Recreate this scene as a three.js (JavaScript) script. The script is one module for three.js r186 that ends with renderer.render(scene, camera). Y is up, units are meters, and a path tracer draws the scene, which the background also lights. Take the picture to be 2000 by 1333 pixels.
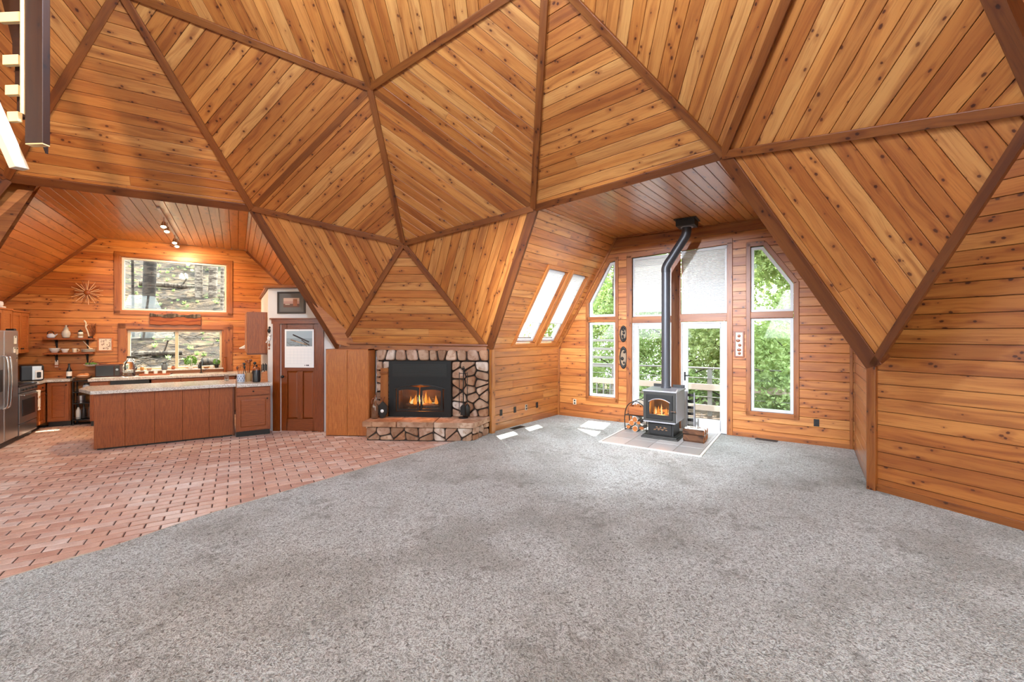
import * as THREE from 'three';
import { RoundedBoxGeometry } from 'three/addons/geometries/RoundedBoxGeometry.js';
import { mergeGeometries } from 'three/addons/utils/BufferGeometryUtils.js';
import { RectAreaLightUniformsLib } from 'three/addons/lights/RectAreaLightUniformsLib.js';

// ---------- camera, sky, sun, exposure ----------
RectAreaLightUniformsLib.init();
const scene = new THREE.Scene();
const camera = new THREE.PerspectiveCamera(76.86, 2000 / 1333, 0.05, 200);
camera.position.set(2.2611, 1.7644, 1.256);
camera.rotation.y = 0.05946;
camera.setViewOffset(2000, 1333, 0, 12, 2000, 1333);
const renderer = new THREE.WebGLRenderer({ antialias: true });
renderer.toneMapping = THREE.LinearToneMapping;
renderer.toneMappingExposure = 2.3;
renderer.shadowMap.enabled = true;
const SUN = { az: 22, el: 64, power: 19, color: 0xfff6ea };
const LAMP = { pendant: 23, track: 7.5, spotAlcove: 270, spotSlope: 190, spotKitchen: 44, color: 0xc4e0ff };
const rad = (a) => a * Math.PI / 180;
// hazy bright sky, the same all round
{
  const w = 256, h = 128, data = new Float32Array(w * h * 4);
  for (let j = 0; j < h; j++) {
    const el = (j + 0.5) / h * Math.PI - Math.PI / 2, t = Math.max(0, Math.sin(el));
    for (let i = 0; i < w; i++) {
      const k = (j * w + i) * 4, b = el < 0 ? 1.9 : 5.6 - 1.3 * t;
      data[k] = b * (0.98 - 0.16 * t); data[k + 1] = b * (1.0 - 0.06 * t); data[k + 2] = b * 1.04; data[k + 3] = 1;
    }
  }
  const sky = new THREE.DataTexture(data, w, h, THREE.RGBAFormat, THREE.FloatType);
  sky.mapping = THREE.EquirectangularReflectionMapping; sky.magFilter = sky.minFilter = THREE.LinearFilter; sky.needsUpdate = true;
  scene.background = sky;
}
const sun = new THREE.DirectionalLight(SUN.color, SUN.power);
sun.position.set(Math.sin(rad(SUN.az)) * Math.cos(rad(SUN.el)), Math.sin(rad(SUN.el)), -Math.cos(rad(SUN.az)) * Math.cos(rad(SUN.el))).multiplyScalar(40);
sun.shadow.mapSize.set(4096, 4096);
Object.assign(sun.shadow.camera, { left: -30, right: 30, top: 30, bottom: -30, near: 1, far: 90 });
scene.add(sun, sun.target);

// ---------- frames: az 0 looks at the fireplace, K the kitchen, A the stove alcove, W the alcove's window wall ----------
const K = -36, A = 36, W = 30.86;
const V3 = (x, y, z) => new THREE.Vector3(x, y, z);
const dirU = (az) => V3(Math.sin(rad(az)), 0, -Math.cos(rad(az)));
const dirV = (az) => V3(Math.cos(rad(az)), 0, Math.sin(rad(az)));
const UP = V3(0, 1, 0);
const at = (az, v, y, d) => dirV(az).multiplyScalar(v).addScaledVector(dirU(az), d).setY(y);
let seed = 7;
const rnd = () => { seed = (seed + 0x6D2B79F5) | 0; let t = Math.imul(seed ^ (seed >>> 15), 1 | seed); t = (t + Math.imul(t ^ (t >>> 7), 61 | t)) ^ t; return ((t ^ (t >>> 14)) >>> 0) / 4294967296; };
const rr = (a, b) => a + (b - a) * rnd();
const pick = (a) => a[Math.floor(rnd() * a.length)];

// ---------- naming ----------
const taken = {};
const numbered = (n) => { const k = taken[n] = (taken[n] ?? -1) + 1; return k ? n + '_' + String(k).padStart(3, '0') : n; };
function thing(name, label, category, az, v, y, d, turn = 0, group) {
  const o = new THREE.Group(); o.name = numbered(name); scene.add(o);
  o.position.copy(at(az, v, y, d)); o.rotation.y = -rad(az) + turn;
  o.userData = { label, category }; if (group) o.userData.group = group;
  return o;
}
function structure(name) { const o = new THREE.Group(); o.name = name; o.userData.kind = 'structure'; scene.add(o); return o; }
function part(parent, name, geometry, material, label) {
  const m = new THREE.Mesh(Array.isArray(geometry) ? merge(geometry) : geometry, material); m.name = name; if (label) m.userData.label = label; parent.add(m); return m;
}
function copy(src, label, az, v, y, d, turn = 0) {
  const o = src.clone(); o.name = numbered(src.name.replace(/_\d+$/, '')); o.userData = { ...src.userData }; if (label) o.userData.label = label;
  scene.add(o); o.position.copy(at(az, v, y, d)); o.rotation.set(0, -rad(az) + turn, 0); return o;
}

// ---------- geometry ----------
function plain(g) {
  let q = g.index ? g.toNonIndexed() : g; const n = q.attributes.position.count;
  if (!q.attributes.normal) q.computeVertexNormals();
  if (!q.attributes.uv) q.setAttribute('uv', new THREE.BufferAttribute(new Float32Array(n * 2), 2));
  for (const k of Object.keys(q.attributes)) if (!['position', 'normal', 'uv'].includes(k)) q.deleteAttribute(k);
  return q;
}
const merge = (list) => mergeGeometries(list.flat(9).map(plain), false);
// uv in metres; u runs along the grain axis
function muv(g, grain = 0, ou = rnd() * 3, ov = rnd() * 3) {
  g = plain(g); const p = g.attributes.position, n = g.attributes.normal, uv = g.attributes.uv;
  for (let i = 0; i < p.count; i += 3) {
    const a = [0, 0, 0]; for (let k = 0; k < 3; k++) { a[0] += Math.abs(n.getX(i + k)); a[1] += Math.abs(n.getY(i + k)); a[2] += Math.abs(n.getZ(i + k)); }
    const face = a.indexOf(Math.max(...a)), others = [0, 1, 2].filter((q) => q !== face);
    const ua = others.includes(grain) ? grain : others[0], va = others.find((q) => q !== ua);
    for (let k = 0; k < 3; k++) uv.setXY(i + k, (p.getComponent(i + k, ua) + ou), (p.getComponent(i + k, va) + ov));
  }
  return g;
}
const box = (w, h, d, x = 0, y = 0, z = 0, grain = 0) => muv(new THREE.BoxGeometry(w, h, d).translate(x, y, z), grain);
const rbox = (w, h, d, x = 0, y = 0, z = 0, r = 0.006, grain = 0) => muv(new RoundedBoxGeometry(w, h, d, 2, Math.min(r, w / 2.1, h / 2.1, d / 2.1)).translate(x, y, z), grain);
const cyl = (r0, r1, h, x = 0, y = 0, z = 0, seg = 24) => new THREE.CylinderGeometry(r1, r0, h, seg).translate(x, y + h / 2, z);
const ball = (r, x, y, z, sx = 1, sy = 1, sz = 1, seg = 16) => new THREE.SphereGeometry(r, seg, Math.max(8, seg * 0.7 | 0)).scale(sx, sy, sz).translate(x, y, z);
const lathe = (pts, seg = 28) => new THREE.LatheGeometry(pts.map(([r, y]) => new THREE.Vector2(r, y)), seg);
const tube = (pts, r, seg = 24, rs = 8, closed = false) => new THREE.TubeGeometry(new THREE.CatmullRomCurve3(pts.map((p) => V3(...p)), closed, 'catmullrom', 0.5), seg, r, rs, closed);
function bar(a, b, r, rs = 8, r2 = r) {
  a = V3(...a); b = V3(...b); const l = a.distanceTo(b), g = new THREE.CylinderGeometry(r2, r, l, rs);
  return g.applyQuaternion(new THREE.Quaternion().setFromUnitVectors(UP, b.clone().sub(a).normalize())).translate((a.x + b.x) / 2, (a.y + b.y) / 2, (a.z + b.z) / 2);
}
function extrude(pts, depth, bevel = 0) {
  const s = new THREE.Shape(pts.map(([x, y]) => new THREE.Vector2(x, y)));
  return new THREE.ExtrudeGeometry(s, { depth, bevelEnabled: bevel > 0, bevelSize: bevel, bevelThickness: bevel, bevelSegments: 2, bevelOffset: -bevel, curveSegments: 12 });
}
// 2-D convex polygons
function clip(poly, nx, ny, c) {
  const out = [];
  for (let i = 0; i < poly.length; i++) {
    const p = poly[i], q = poly[(i + 1) % poly.length], a = nx * p[0] + ny * p[1] - c, b = nx * q[0] + ny * q[1] - c;
    if (a <= 0) out.push(p);
    if ((a < 0 && b > 0) || (a > 0 && b < 0)) { const t = a / (a - b); out.push([p[0] + t * (q[0] - p[0]), p[1] + t * (q[1] - p[1])]); }
  }
  return out;
}
const area = (p) => { let s = 0; for (let i = 0; i < p.length; i++) { const [a, b] = p[i], [c, d] = p[(i + 1) % p.length]; s += a * d - b * c; } return s / 2; };
const ccw = (p) => area(p) < 0 ? [...p].reverse() : p;
function minus(polys, hole) {           // convex pieces of polys outside a convex hole
  hole = ccw(hole); const out = [];
  for (const p of polys) {
    let rest = p;
    for (let i = 0; i < hole.length && rest.length > 2; i++) {
      const [ax, ay] = hole[i], [bx, by] = hole[(i + 1) % hole.length], nx = by - ay, ny = ax - bx, c = nx * ax + ny * ay;
      const o = clip(rest, -nx, -ny, -c); if (o.length > 2 && Math.abs(area(o)) > 1e-5) out.push(o);
      rest = clip(rest, nx, ny, c);
    }
  }
  return out;
}
function basisMatrix(O, ex, ey) { const n = ex.clone().cross(ey); return new THREE.Matrix4().makeBasis(ex, ey, n).setPosition(O); }
// prism between z0 and z1 over a convex polygon, with an optional smaller face on top
function prism(poly, z0, z1, top = poly, ch = 0) {
  const pos = [], n = poly.length, tri = (a, b, c) => pos.push(...a, ...b, ...c);
  const P = (p, z) => [p[0], p[1], z];
  for (let i = 1; i < n - 1; i++) { tri(P(top[0], z1), P(top[i], z1), P(top[i + 1], z1)); tri(P(poly[0], z0), P(poly[i + 1], z0), P(poly[i], z0)); }
  for (let i = 0; i < n; i++) {
    const j = (i + 1) % n, a = poly[i], b = poly[j], zc = z1 - ch;
    tri(P(a, z0), P(b, z0), P(b, zc)); tri(P(a, z0), P(b, zc), P(a, zc));
    if (ch) { tri(P(a, zc), P(b, zc), P(top[j], z1)); tri(P(a, zc), P(top[j], z1), P(top[i], z1)); }
  }
  const g = new THREE.BufferGeometry(); g.setAttribute('position', new THREE.Float32BufferAttribute(pos, 3)); g.computeVertexNormals();
  return g;
}
function uvPlane(g, ou, ov) { const p = g.attributes.position, uv = new Float32Array(p.count * 2); for (let i = 0; i < p.count; i++) { uv[2 * i] = p.getX(i) + ou; uv[2 * i + 1] = p.getY(i) + ov + p.getZ(i); } g.setAttribute('uv', new THREE.BufferAttribute(uv, 2)); return g; }
const splitLong = 4.2;
// boards laid side by side over a convex outline: every board is a mesh of its own under parent
function boards(parent, O, ex, ey, outline, { w = 0.14, t = 0.018, gap = 0.0022, ch = 0.004, holes = [], mats = WOOD, back = 0.05, start = 0, name = 'plank' } = {}) {
  const M = basisMatrix(O, ex, ey); outline = ccw(outline);
  const ys = outline.map((p) => p[1]), xs = outline.map((p) => p[0]), y0 = Math.min(...ys), y1 = Math.max(...ys), x0 = Math.min(...xs), x1 = Math.max(...xs);
  let last = -1;
  for (let k = 0, y = y0 - start; y < y1 - 1e-4; k++, y += w) {
    const cuts = [x0 - 1]; const strip = clip(clip(outline, 0, -1, -(y + gap)), 0, 1, y + w - gap); if (strip.length < 3) continue;
    const sx = strip.map((p) => p[0]), a0 = Math.min(...sx), a1 = Math.max(...sx);
    if (a1 - a0 > splitLong || (a1 - a0 > 2.0 && rnd() < 0.3)) cuts.push(a0 + (a1 - a0) * rr(0.25, 0.75));
    cuts.push(x1 + 1);
    for (let c = 0; c + 1 < cuts.length; c++) {
      let pieces = [clip(clip(strip, -1, 0, -(cuts[c] + 0.0012)), 1, 0, cuts[c + 1] - 0.0012)];
      for (const h of holes) pieces = minus(pieces, h);
      const ou = rnd() * 4, ov = rnd(); const gs = [];
      for (const p of pieces) {
        if (p.length < 3 || Math.abs(area(p)) < 4e-4) continue;
        const top = clip(clip(p, 0, -1, -(y + gap + ch)), 0, 1, y + w - gap - ch);
        gs.push(uvPlane(top.length === p.length ? prism(p, -t, 0, top, ch) : prism(p, -t, 0), ou, ov));
      }
      if (!gs.length) continue;
      let m; do m = Math.floor(rnd() * mats.length); while (m === last && mats.length > 1); last = m;
      part(parent, name, (gs.length > 1 ? merge(gs) : gs[0]).applyMatrix4(M), mats[m]);
    }
  }
  if (back) {
    let ps = [outline]; for (const h of holes) ps = minus(ps, h);
    part(parent, 'backing', merge(ps.map((p) => uvPlane(prism(p, -t - back, -t), 0, 0))).applyMatrix4(M), MAT.backing);
  }
}
// a straight length of timber between two points: width across, depth along the normal n
function timber(a, b, n, w, h, off = 0, ext = 0, side = 0) {
  const z = b.clone().sub(a), l = z.length() + 2 * ext; z.normalize(); const y = n.clone().addScaledVector(z, -n.dot(z)).normalize(), x = y.clone().cross(z);
  const g = muv(new RoundedBoxGeometry(w, h, l, 2, Math.min(0.006, h / 3)), 2);
  return g.applyMatrix4(new THREE.Matrix4().makeBasis(x, y, z).setPosition(a.clone().add(b).multiplyScalar(0.5).addScaledVector(y, off).addScaledVector(x, side)));
}

// ---------- textures (all tile) ----------
const hash = (x, y, s) => { let h = Math.imul(x, 374761393) + Math.imul(y, 668265263) + Math.imul(s, 974634777); h = Math.imul(h ^ (h >>> 13), 1274126177); return ((h ^ (h >>> 16)) >>> 0) / 4294967296; };
function vnoise(x, y, px, py, s) {
  const ix = Math.floor(x), iy = Math.floor(y), fx = x - ix, fy = y - iy, ux = fx * fx * (3 - 2 * fx), uy = fy * fy * (3 - 2 * fy);
  const w = (a, p) => ((a % p) + p) % p, x0 = w(ix, px), x1 = w(ix + 1, px), y0 = w(iy, py), y1 = w(iy + 1, py);
  const a = hash(x0, y0, s), b = hash(x1, y0, s), c = hash(x0, y1, s), d = hash(x1, y1, s);
  return a + (b - a) * ux + (c - a + (a - b + d - c) * ux) * uy;
}
const fbm = (x, y, px, py, s, oct = 4, gain = 0.5) => { let v = 0, a = 1, n = 0; for (let o = 0; o < oct; o++) { v += a * vnoise(x, y, px, py, s + o); n += a; a *= gain; x *= 2; y *= 2; px *= 2; py *= 2; } return v / n; };
const sm = (a, b, x) => { const t = Math.min(1, Math.max(0, (x - a) / (b - a))); return t * t * (3 - 2 * t); };
const mixc = (a, b, t) => [a[0] + (b[0] - a[0]) * t, a[1] + (b[1] - a[1]) * t, a[2] + (b[2] - a[2]) * t];
function texture(w, h, fn, metresX, metresY, color = true) {
  const data = new Uint8Array(w * h * 4);
  for (let j = 0; j < h; j++) for (let i = 0; i < w; i++) { const c = fn((i + 0.5) / w, (j + 0.5) / h, i, j), k = (j * w + i) * 4; data[k] = c[0]; data[k + 1] = c[1]; data[k + 2] = c[2]; data[k + 3] = 255; }
  const t = new THREE.DataTexture(data, w, h, THREE.RGBAFormat); t.wrapS = t.wrapT = THREE.RepeatWrapping; t.magFilter = THREE.LinearFilter; t.minFilter = THREE.LinearMipmapLinearFilter; t.generateMipmaps = true;
  if (color) t.colorSpace = THREE.SRGBColorSpace; t.repeat.set(1 / metresX, 1 / metresY); t.needsUpdate = true; return t;
}
// knotty pine: grain along u, knots that bend it
function pineTexture(light, mid, dark, ringC, knot, seed0) {
  seed = seed0;
  const w = 2048, h = 512, LX = 4, LY = 1, warp = new Float32Array(w * h), dark2 = new Float32Array(w * h), ring = new Float32Array(w * h);
  for (let k = 0; k < 88; k++) {
    const kx = rnd() * w, ky = rnd() * h, r = rr(2.6, 7.4), el = rr(1.0, 1.7), big = r > 4.2, strength = big ? rr(0.75, 1) : rr(0.45, 0.8);
    const R = Math.ceil(r * 9);
    for (let dy = -R; dy <= R; dy++) for (let dx = -R * 2; dx <= R * 2; dx++) {
      const i = ((Math.floor(kx + dx) % w) + w) % w, j = ((Math.floor(ky + dy) % h) + h) % h, q = j * w + i;
      const e = Math.hypot(dx / el, dy) / r, wob = 0.07 * Math.sin(Math.atan2(dy, dx) * 2 + k) + 0.05 * Math.sin(Math.atan2(dy, dx) * 5 + k * 2);
      warp[q] += Math.sign(dy) * r * 1.1 * Math.exp(-(dx * dx) / (r * r * 9) - Math.abs(dy) / (r * 2.2));
      dark2[q] = Math.max(dark2[q], strength * (1 - sm(0.55 + wob, 1.25 + wob, e)));
      ring[q] = Math.max(ring[q], strength * 0.55 * (1 - sm(1.0, 2.6, Math.hypot(dx / (el * 2.2), dy) / r)));
    }
  }
  return texture(w, h, (u, v, i, j) => {
    const q = j * w + i, y = v + warp[q] / h;
    const wav = (fbm(u * 6, y * 4, 6, 4, 3, 3) - 0.5) * 0.10;
    const fine = fbm(u * 24, (y + wav) * 130, 24, 130, 11, 3), wide = fbm(u * 5, (y + wav) * 22, 5, 22, 21, 3), fleck = vnoise(u * 160, y * 256, 160, 256, 31);
    let c = mixc(light, mid, sm(0.25, 0.8, wide * 0.75 + fine * 0.25));
    c = mixc(c, dark, sm(0.56, 0.85, fine) * 0.28 + sm(0.62, 0.8, wide) * 0.3);
    c = mixc(c, light, sm(0.72, 0.95, fleck) * 0.2);
    c = mixc(c, ringC, ring[q] * 0.7);
    return mixc(c, knot, dark2[q]);
  }, LX, LY);
}
function oakTexture() {
  return texture(1024, 512, (u, v) => {
    const wav = (fbm(u * 3, v * 3, 3, 3, 5, 3) - 0.5) * 0.09, f = fbm(u * 14, (v + wav) * 110, 14, 110, 51, 3), a = Math.abs(Math.sin((v + wav * 1.8) * Math.PI * 18));
    let c = mixc([206, 152, 100], [182, 126, 76], sm(0.3, 0.75, f)); c = mixc(c, [156, 102, 60], Math.pow(a, 6) * 0.25);
    return mixc(c, [140, 88, 50], sm(0.66, 0.8, vnoise(u * 40, v * 400, 40, 400, 61)) * 0.4);
  }, 1.4, 0.7);
}
const TEX = { pine: pineTexture([200, 138, 74], [172, 107, 52], [134, 80, 40], [124, 66, 30], [80, 38, 15], 7), oak: oakTexture() };
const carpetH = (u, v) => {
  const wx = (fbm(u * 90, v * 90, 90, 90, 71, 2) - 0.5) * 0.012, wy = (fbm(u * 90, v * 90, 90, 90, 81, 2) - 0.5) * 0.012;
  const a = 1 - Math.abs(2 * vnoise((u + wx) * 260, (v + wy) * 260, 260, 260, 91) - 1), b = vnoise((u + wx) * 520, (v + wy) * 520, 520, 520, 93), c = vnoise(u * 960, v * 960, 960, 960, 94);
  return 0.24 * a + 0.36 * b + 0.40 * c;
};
{
  const N = 2048, hgt = new Float32Array(N * N);
  for (let j = 0; j < N; j++) for (let i = 0; i < N; i++) hgt[j * N + i] = carpetH((i + 0.5) / N, (j + 0.5) / N);
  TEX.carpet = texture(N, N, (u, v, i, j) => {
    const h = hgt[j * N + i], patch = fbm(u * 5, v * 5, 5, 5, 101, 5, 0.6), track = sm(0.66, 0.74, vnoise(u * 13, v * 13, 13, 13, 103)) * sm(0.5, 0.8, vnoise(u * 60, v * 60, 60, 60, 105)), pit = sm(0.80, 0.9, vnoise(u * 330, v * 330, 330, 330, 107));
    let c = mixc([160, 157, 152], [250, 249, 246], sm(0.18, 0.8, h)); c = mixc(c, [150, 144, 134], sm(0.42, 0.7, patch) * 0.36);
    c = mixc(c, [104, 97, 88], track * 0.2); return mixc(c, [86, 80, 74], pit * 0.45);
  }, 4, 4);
  TEX.carpetBump = texture(N, N, (u, v, i, j) => { const h = 255 * Math.min(1, hgt[j * N + i] * (0.75 + 0.5 * fbm(u * 9, v * 9, 9, 9, 101, 2))); return [h, h, h]; }, 4, 4, false);
}
TEX.stone = texture(512, 512, (u, v) => {
  const a = fbm(u * 5, v * 5, 5, 5, 111, 5), b = fbm(u * 16, v * 16, 16, 16, 121, 3), c = vnoise(u * 120, v * 120, 120, 120, 131);
  let q = mixc([214, 196, 180], [176, 148, 126], sm(0.3, 0.7, a)); q = mixc(q, [150, 112, 84], sm(0.55, 0.75, b) * 0.5); return mixc(q, [232, 222, 212], sm(0.7, 0.95, c) * 0.3);
}, 0.8, 0.8);
TEX.brick = texture(512, 512, (u, v) => {
  const a = fbm(u * 4, v * 4, 4, 4, 141, 5), c = vnoise(u * 140, v * 140, 140, 140, 151); let q = mixc([234, 212, 198], [214, 184, 168], sm(0.3, 0.7, a)); return mixc(q, [176, 142, 126], sm(0.72, 0.9, c) * 0.4);
}, 0.9, 0.9);
TEX.granite = texture(512, 512, (u, v) => {
  const a = fbm(u * 40, v * 40, 40, 40, 161, 2), c = vnoise(u * 170, v * 170, 170, 170, 171), e = vnoise(u * 90, v * 90, 90, 90, 173);
  let q = mixc([206, 200, 192], [176, 168, 158], sm(0.4, 0.65, a)); q = mixc(q, [110, 102, 96], sm(0.76, 0.84, c)); return mixc(q, [228, 222, 214], sm(0.75, 0.85, e));
}, 0.6, 0.6);
TEX.bark = texture(512, 512, (u, v) => {
  const a = fbm(u * 26, v * 6, 26, 6, 181, 4), b = vnoise(u * 60, v * 30, 60, 30, 183); let q = mixc([150, 138, 128], [84, 74, 68], sm(0.35, 0.65, a)); return mixc(q, [196, 184, 172], sm(0.7, 0.9, b) * 0.4);
}, 1, 1);
TEX.birch = texture(256, 256, (u, v) => {
  const a = fbm(u * 5, v * 22, 5, 22, 191, 3), b = fbm(u * 9, v * 9, 9, 9, 193, 3); let q = mixc([222, 214, 202], [190, 178, 164], b); return mixc(q, [74, 64, 58], sm(0.62, 0.7, a));
}, 0.3, 0.3);
TEX.ground = texture(1024, 1024, (u, v) => {
  const a = fbm(u * 12, v * 12, 12, 12, 201, 5), b = fbm(u * 40, v * 40, 40, 40, 211, 4), c = vnoise(u * 260, v * 260, 260, 260, 213), d = fbm(u * 20, v * 20, 20, 20, 217, 3);
  let q = mixc([186, 160, 126], [96, 76, 56], sm(0.35, 0.65, a * 0.5 + b * 0.5)); q = mixc(q, [226, 208, 182], sm(0.66, 0.9, c) * 0.6); q = mixc(q, [104, 132, 62], sm(0.6, 0.72, d) * 0.7); return mixc(q, [44, 36, 30], sm(0.6, 0.75, b) * 0.6);
}, 7, 7);

// ---------- materials ----------
const std = (color, roughness = 0.6, extra = {}) => new THREE.MeshStandardMaterial({ color, roughness, ...extra });
const phys = (color, roughness, extra = {}) => new THREE.MeshPhysicalMaterial({ color, roughness, ...extra });
const pineMat = (color, roughness = 0.42) => std(color, roughness, { map: TEX.pine, bumpMap: TEX.pine, bumpScale: 0.0008 });
const oakMat = (color, roughness = 0.38) => std(color, roughness, { map: TEX.oak });
const WOOD = [0xffffff, 0xf2e4d4, 0xe6cfb4, 0xfff2e0, 0xdcc0a4, 0xf0d8ba].map((c) => pineMat(c));
const GLOSSY = [0xffffff, 0xf2e4d4, 0xe6cfb4, 0xfff2e0, 0xf0d8ba].map((c) => phys(c, 0.32, { map: TEX.pine, bumpMap: TEX.pine, bumpScale: 0.0006, clearcoat: 1, clearcoatRoughness: 0.3 }));
const MAT = {
  backing: std(0x2c170c, 0.9), trim: pineMat(0xc8b096, 0.4), batten: pineMat(0xa88c70, 0.4), beam: pineMat(0x92785e, 0.45), darkTimber: pineMat(0x433428, 0.6),
  oak: oakMat(0xb88a58), oakDark: oakMat(0x8c6238), oakLight: oakMat(0xe8c090), doorWood: oakMat(0xa87444, 0.32), mahogany: oakMat(0xb88654),
  white: std(0xe9e6e0, 0.5), wall: std(0xd8d0c8, 0.75), vinyl: std(0xc4c4c4, 0.4), black: std(0x16130f, 0.45), blackMetal: std(0x12100e, 0.5, { metalness: 0.2 }), iron: std(0x2a2725, 0.55, { metalness: 0.5 }),
  glass: phys(0xeef2f0, 0.02, { transmission: 1, thickness: 0, ior: 1.45 }), steel: std(0xb9b9b8, 0.28, { metalness: 0.95 }), chrome: std(0xd8d8d6, 0.15, { metalness: 1 }), stove: std(0x35332f, 0.5, { metalness: 0.35 }), stoveSide: std(0x9c9b9f, 0.4, { metalness: 0.3 }),
  stone: [0xffffff, 0xf0dccb, 0xd8c0ac, 0xe8d4c8, 0xc8ae98, 0xd9b596].map((c) => std(c, 0.75, { map: TEX.stone, bumpMap: TEX.stone, bumpScale: 0.006 })), mortar: std(0x3b312a, 0.95),
  brick: [0xffffff, 0xf6e8e0, 0xecd8ce, 0xf4e0d4, 0xe6cec4].map((c) => std(c, 0.36, { map: TEX.brick, bumpMap: TEX.brick, bumpScale: 0.001 })), grout: std(0x5c4a40, 0.9),
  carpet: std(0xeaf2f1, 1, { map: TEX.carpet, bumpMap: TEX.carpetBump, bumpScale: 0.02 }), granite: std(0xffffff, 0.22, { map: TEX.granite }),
  bark: std(0x9c968e, 0.95, { map: TEX.bark, bumpMap: TEX.bark, bumpScale: 0.02 }), barkDark: std(0x6e665e, 0.95, { map: TEX.bark, bumpMap: TEX.bark, bumpScale: 0.02 }), barkPale: std(0xdcd6ce, 0.95, { map: TEX.bark, bumpMap: TEX.bark, bumpScale: 0.02 }), birch: std(0xffffff, 0.85, { map: TEX.birch }), splitWood: pineMat(0xdcc4a8, 0.8), splitDark: std(0x9a6e4c, 0.9, { map: TEX.bark }), ground: std(0x6e675e, 1, { map: TEX.ground, bumpMap: TEX.ground, bumpScale: 0.05 }),
  shade: phys(0xe6e6e4, 0.95, { transmission: 0.27, thickness: 0, side: THREE.DoubleSide }), leaf: [0x93ab64, 0xa3b975, 0x7f9a55, 0xb5c487].map((c) => phys(c, 0.85, { transmission: 0.3, thickness: 0, side: THREE.DoubleSide })),
  green: phys(0x5f8f35, 0.8, { transmission: 0.2, thickness: 0, side: THREE.DoubleSide }), deck: std(0xdedbd6, 0.7), railWood: std(0xcbb9ac, 0.8), railGrey: std(0x8d8a86, 0.7), terracotta: std(0x9c5a3c, 0.8), ceramic: std(0xe6e4de, 0.3), blueWhite: std(0xb9c3d2, 0.3), clear: phys(0xe6eef2, 0.05, { transmission: 1, thickness: 0.01, ior: 1.4 }),
  dish: phys(0xffffff, 0.9, { transmission: 0.55, thickness: 0, side: THREE.DoubleSide }), globe: std(0xffffff, 0.5, { emissive: 0xe8f4ff, emissiveIntensity: 2.5 }), bulb: std(0xfff3dd, 0.5, { emissive: 0xffe2b4, emissiveIntensity: 6 }), flame: std(0x000000, 1, { emissive: 0xff922c, emissiveIntensity: 0.5 }), flameCore: std(0x000000, 1, { emissive: 0xffd898, emissiveIntensity: 0.55 }), char: std(0x2a1d16, 0.95), plastic: std(0x202022, 0.35), tile: [0xb4b2ae, 0xbcb9b4, 0xaaa8a4, 0xc0bcb6].map((c) => std(c, 0.32, { bumpMap: TEX.stone, bumpScale: 0.0015 }))
};

// ---------- the dome: a three-frequency geodesic, its corners by fifths ----------
const RAD = 6.6, LIFT = 0.3456;
const ico = (az, s = 1) => { const z = s / Math.sqrt(5), r = Math.sqrt(1 - z * z); return V3(r * Math.sin(rad(az)), z, -r * Math.cos(rad(az))); };
const corner = (...ps) => ps.reduce((s, [k, p]) => s.addScaledVector(p, k), V3(0, 0, 0)).normalize().multiplyScalar(RAD).add(V3(0, LIFT, 0));
const TOP = V3(0, 1, 0), fine = {          // corners as built, where they are off the ideal figure
  V0: V3(-0.005, 3.311, -5.899), V1: V3(5.62, 3.296, -1.818), B0: V3(-0.029, 5.157, -4.512), 'A2-1': V3(-2.186, 3.744, -5.21), 'A1-1': V3(-4.303, 3.719, -3.684), A10: V3(2.199, 3.679, -5.251),
  A20: V3(4.326, 3.768, -3.649), E00: V3(-1.336, 1.527, -6.364), E10: V3(1.386, 1.486, -6.371), E01: V3(5.614, 1.47, -3.253), 'F-1': V3(-2.359, 5.591, -3.236), F0: V3(2.362, 5.577, -3.253)
};
const pt = (n, k) => (fine[n + k] || { V: () => corner([1, ico(72 * k)]), B: () => corner([2, ico(72 * k)], [1, TOP]), U: () => corner([1, ico(72 * k)], [2, TOP]), T: () => corner([1, TOP]),
  A1: () => corner([2, ico(72 * k)], [1, ico(72 * k + 72)]), A2: () => corner([1, ico(72 * k)], [2, ico(72 * k + 72)]), F: () => corner([1, TOP], [1, ico(72 * k)], [1, ico(72 * k + 72)]),
  E1: () => corner([2, ico(72 * k)], [1, ico(72 * k + 36, -1)]), E0: () => corner([2, ico(72 * k)], [1, ico(72 * k - 36, -1)]) }[n] || (() => null))();
const P = (s) => { const m = s.match(/^([A-Z]\d?)\.(-?\d+)$/); let k = +m[2]; if (k > 2) k -= 5; const v = fine[m[1] + k] || pt(m[1], k); return v.clone(); };
const inward = (a, b, c) => { const n = b.clone().sub(a).cross(c.clone().sub(a)).normalize(), g = a.clone().add(b).add(c).divideScalar(3); return n.dot(V3(0, 1.2, 0).sub(g)) < 0 ? n.negate() : n; };
const ceilLeft = structure('ceiling_left'), ceilMid = structure('ceiling_middle'), ceilRight = structure('ceiling_right'), ceilBack = structure('ceiling_back');
function panel(parent, pa, pb, pc, planks = true) {      // boards run along pa-pb
  const a = P(pa), b = P(pb), c = P(pc), n = inward(a, b, c);
  let ex = b.clone().sub(a).normalize(), O = a, far = b, ey = n.clone().cross(ex);
  const loc = (p) => { const q = p.clone().sub(O); return [q.dot(ex), q.dot(ey)]; };
  const g = new THREE.Group(); g.name = 'dome_panel'; parent.add(g);
  if (planks) boards(g, O, ex, ey, [loc(a), loc(b), loc(c)], { w: 0.138, start: rr(0, 0.05) });
  else part(g, 'panel', uvPlane(prism(ccw([loc(a), loc(b), loc(c)]), -0.07, 0), rnd(), rnd()).applyMatrix4(basisMatrix(O, ex, ey)), WOOD[2]);
}
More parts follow.
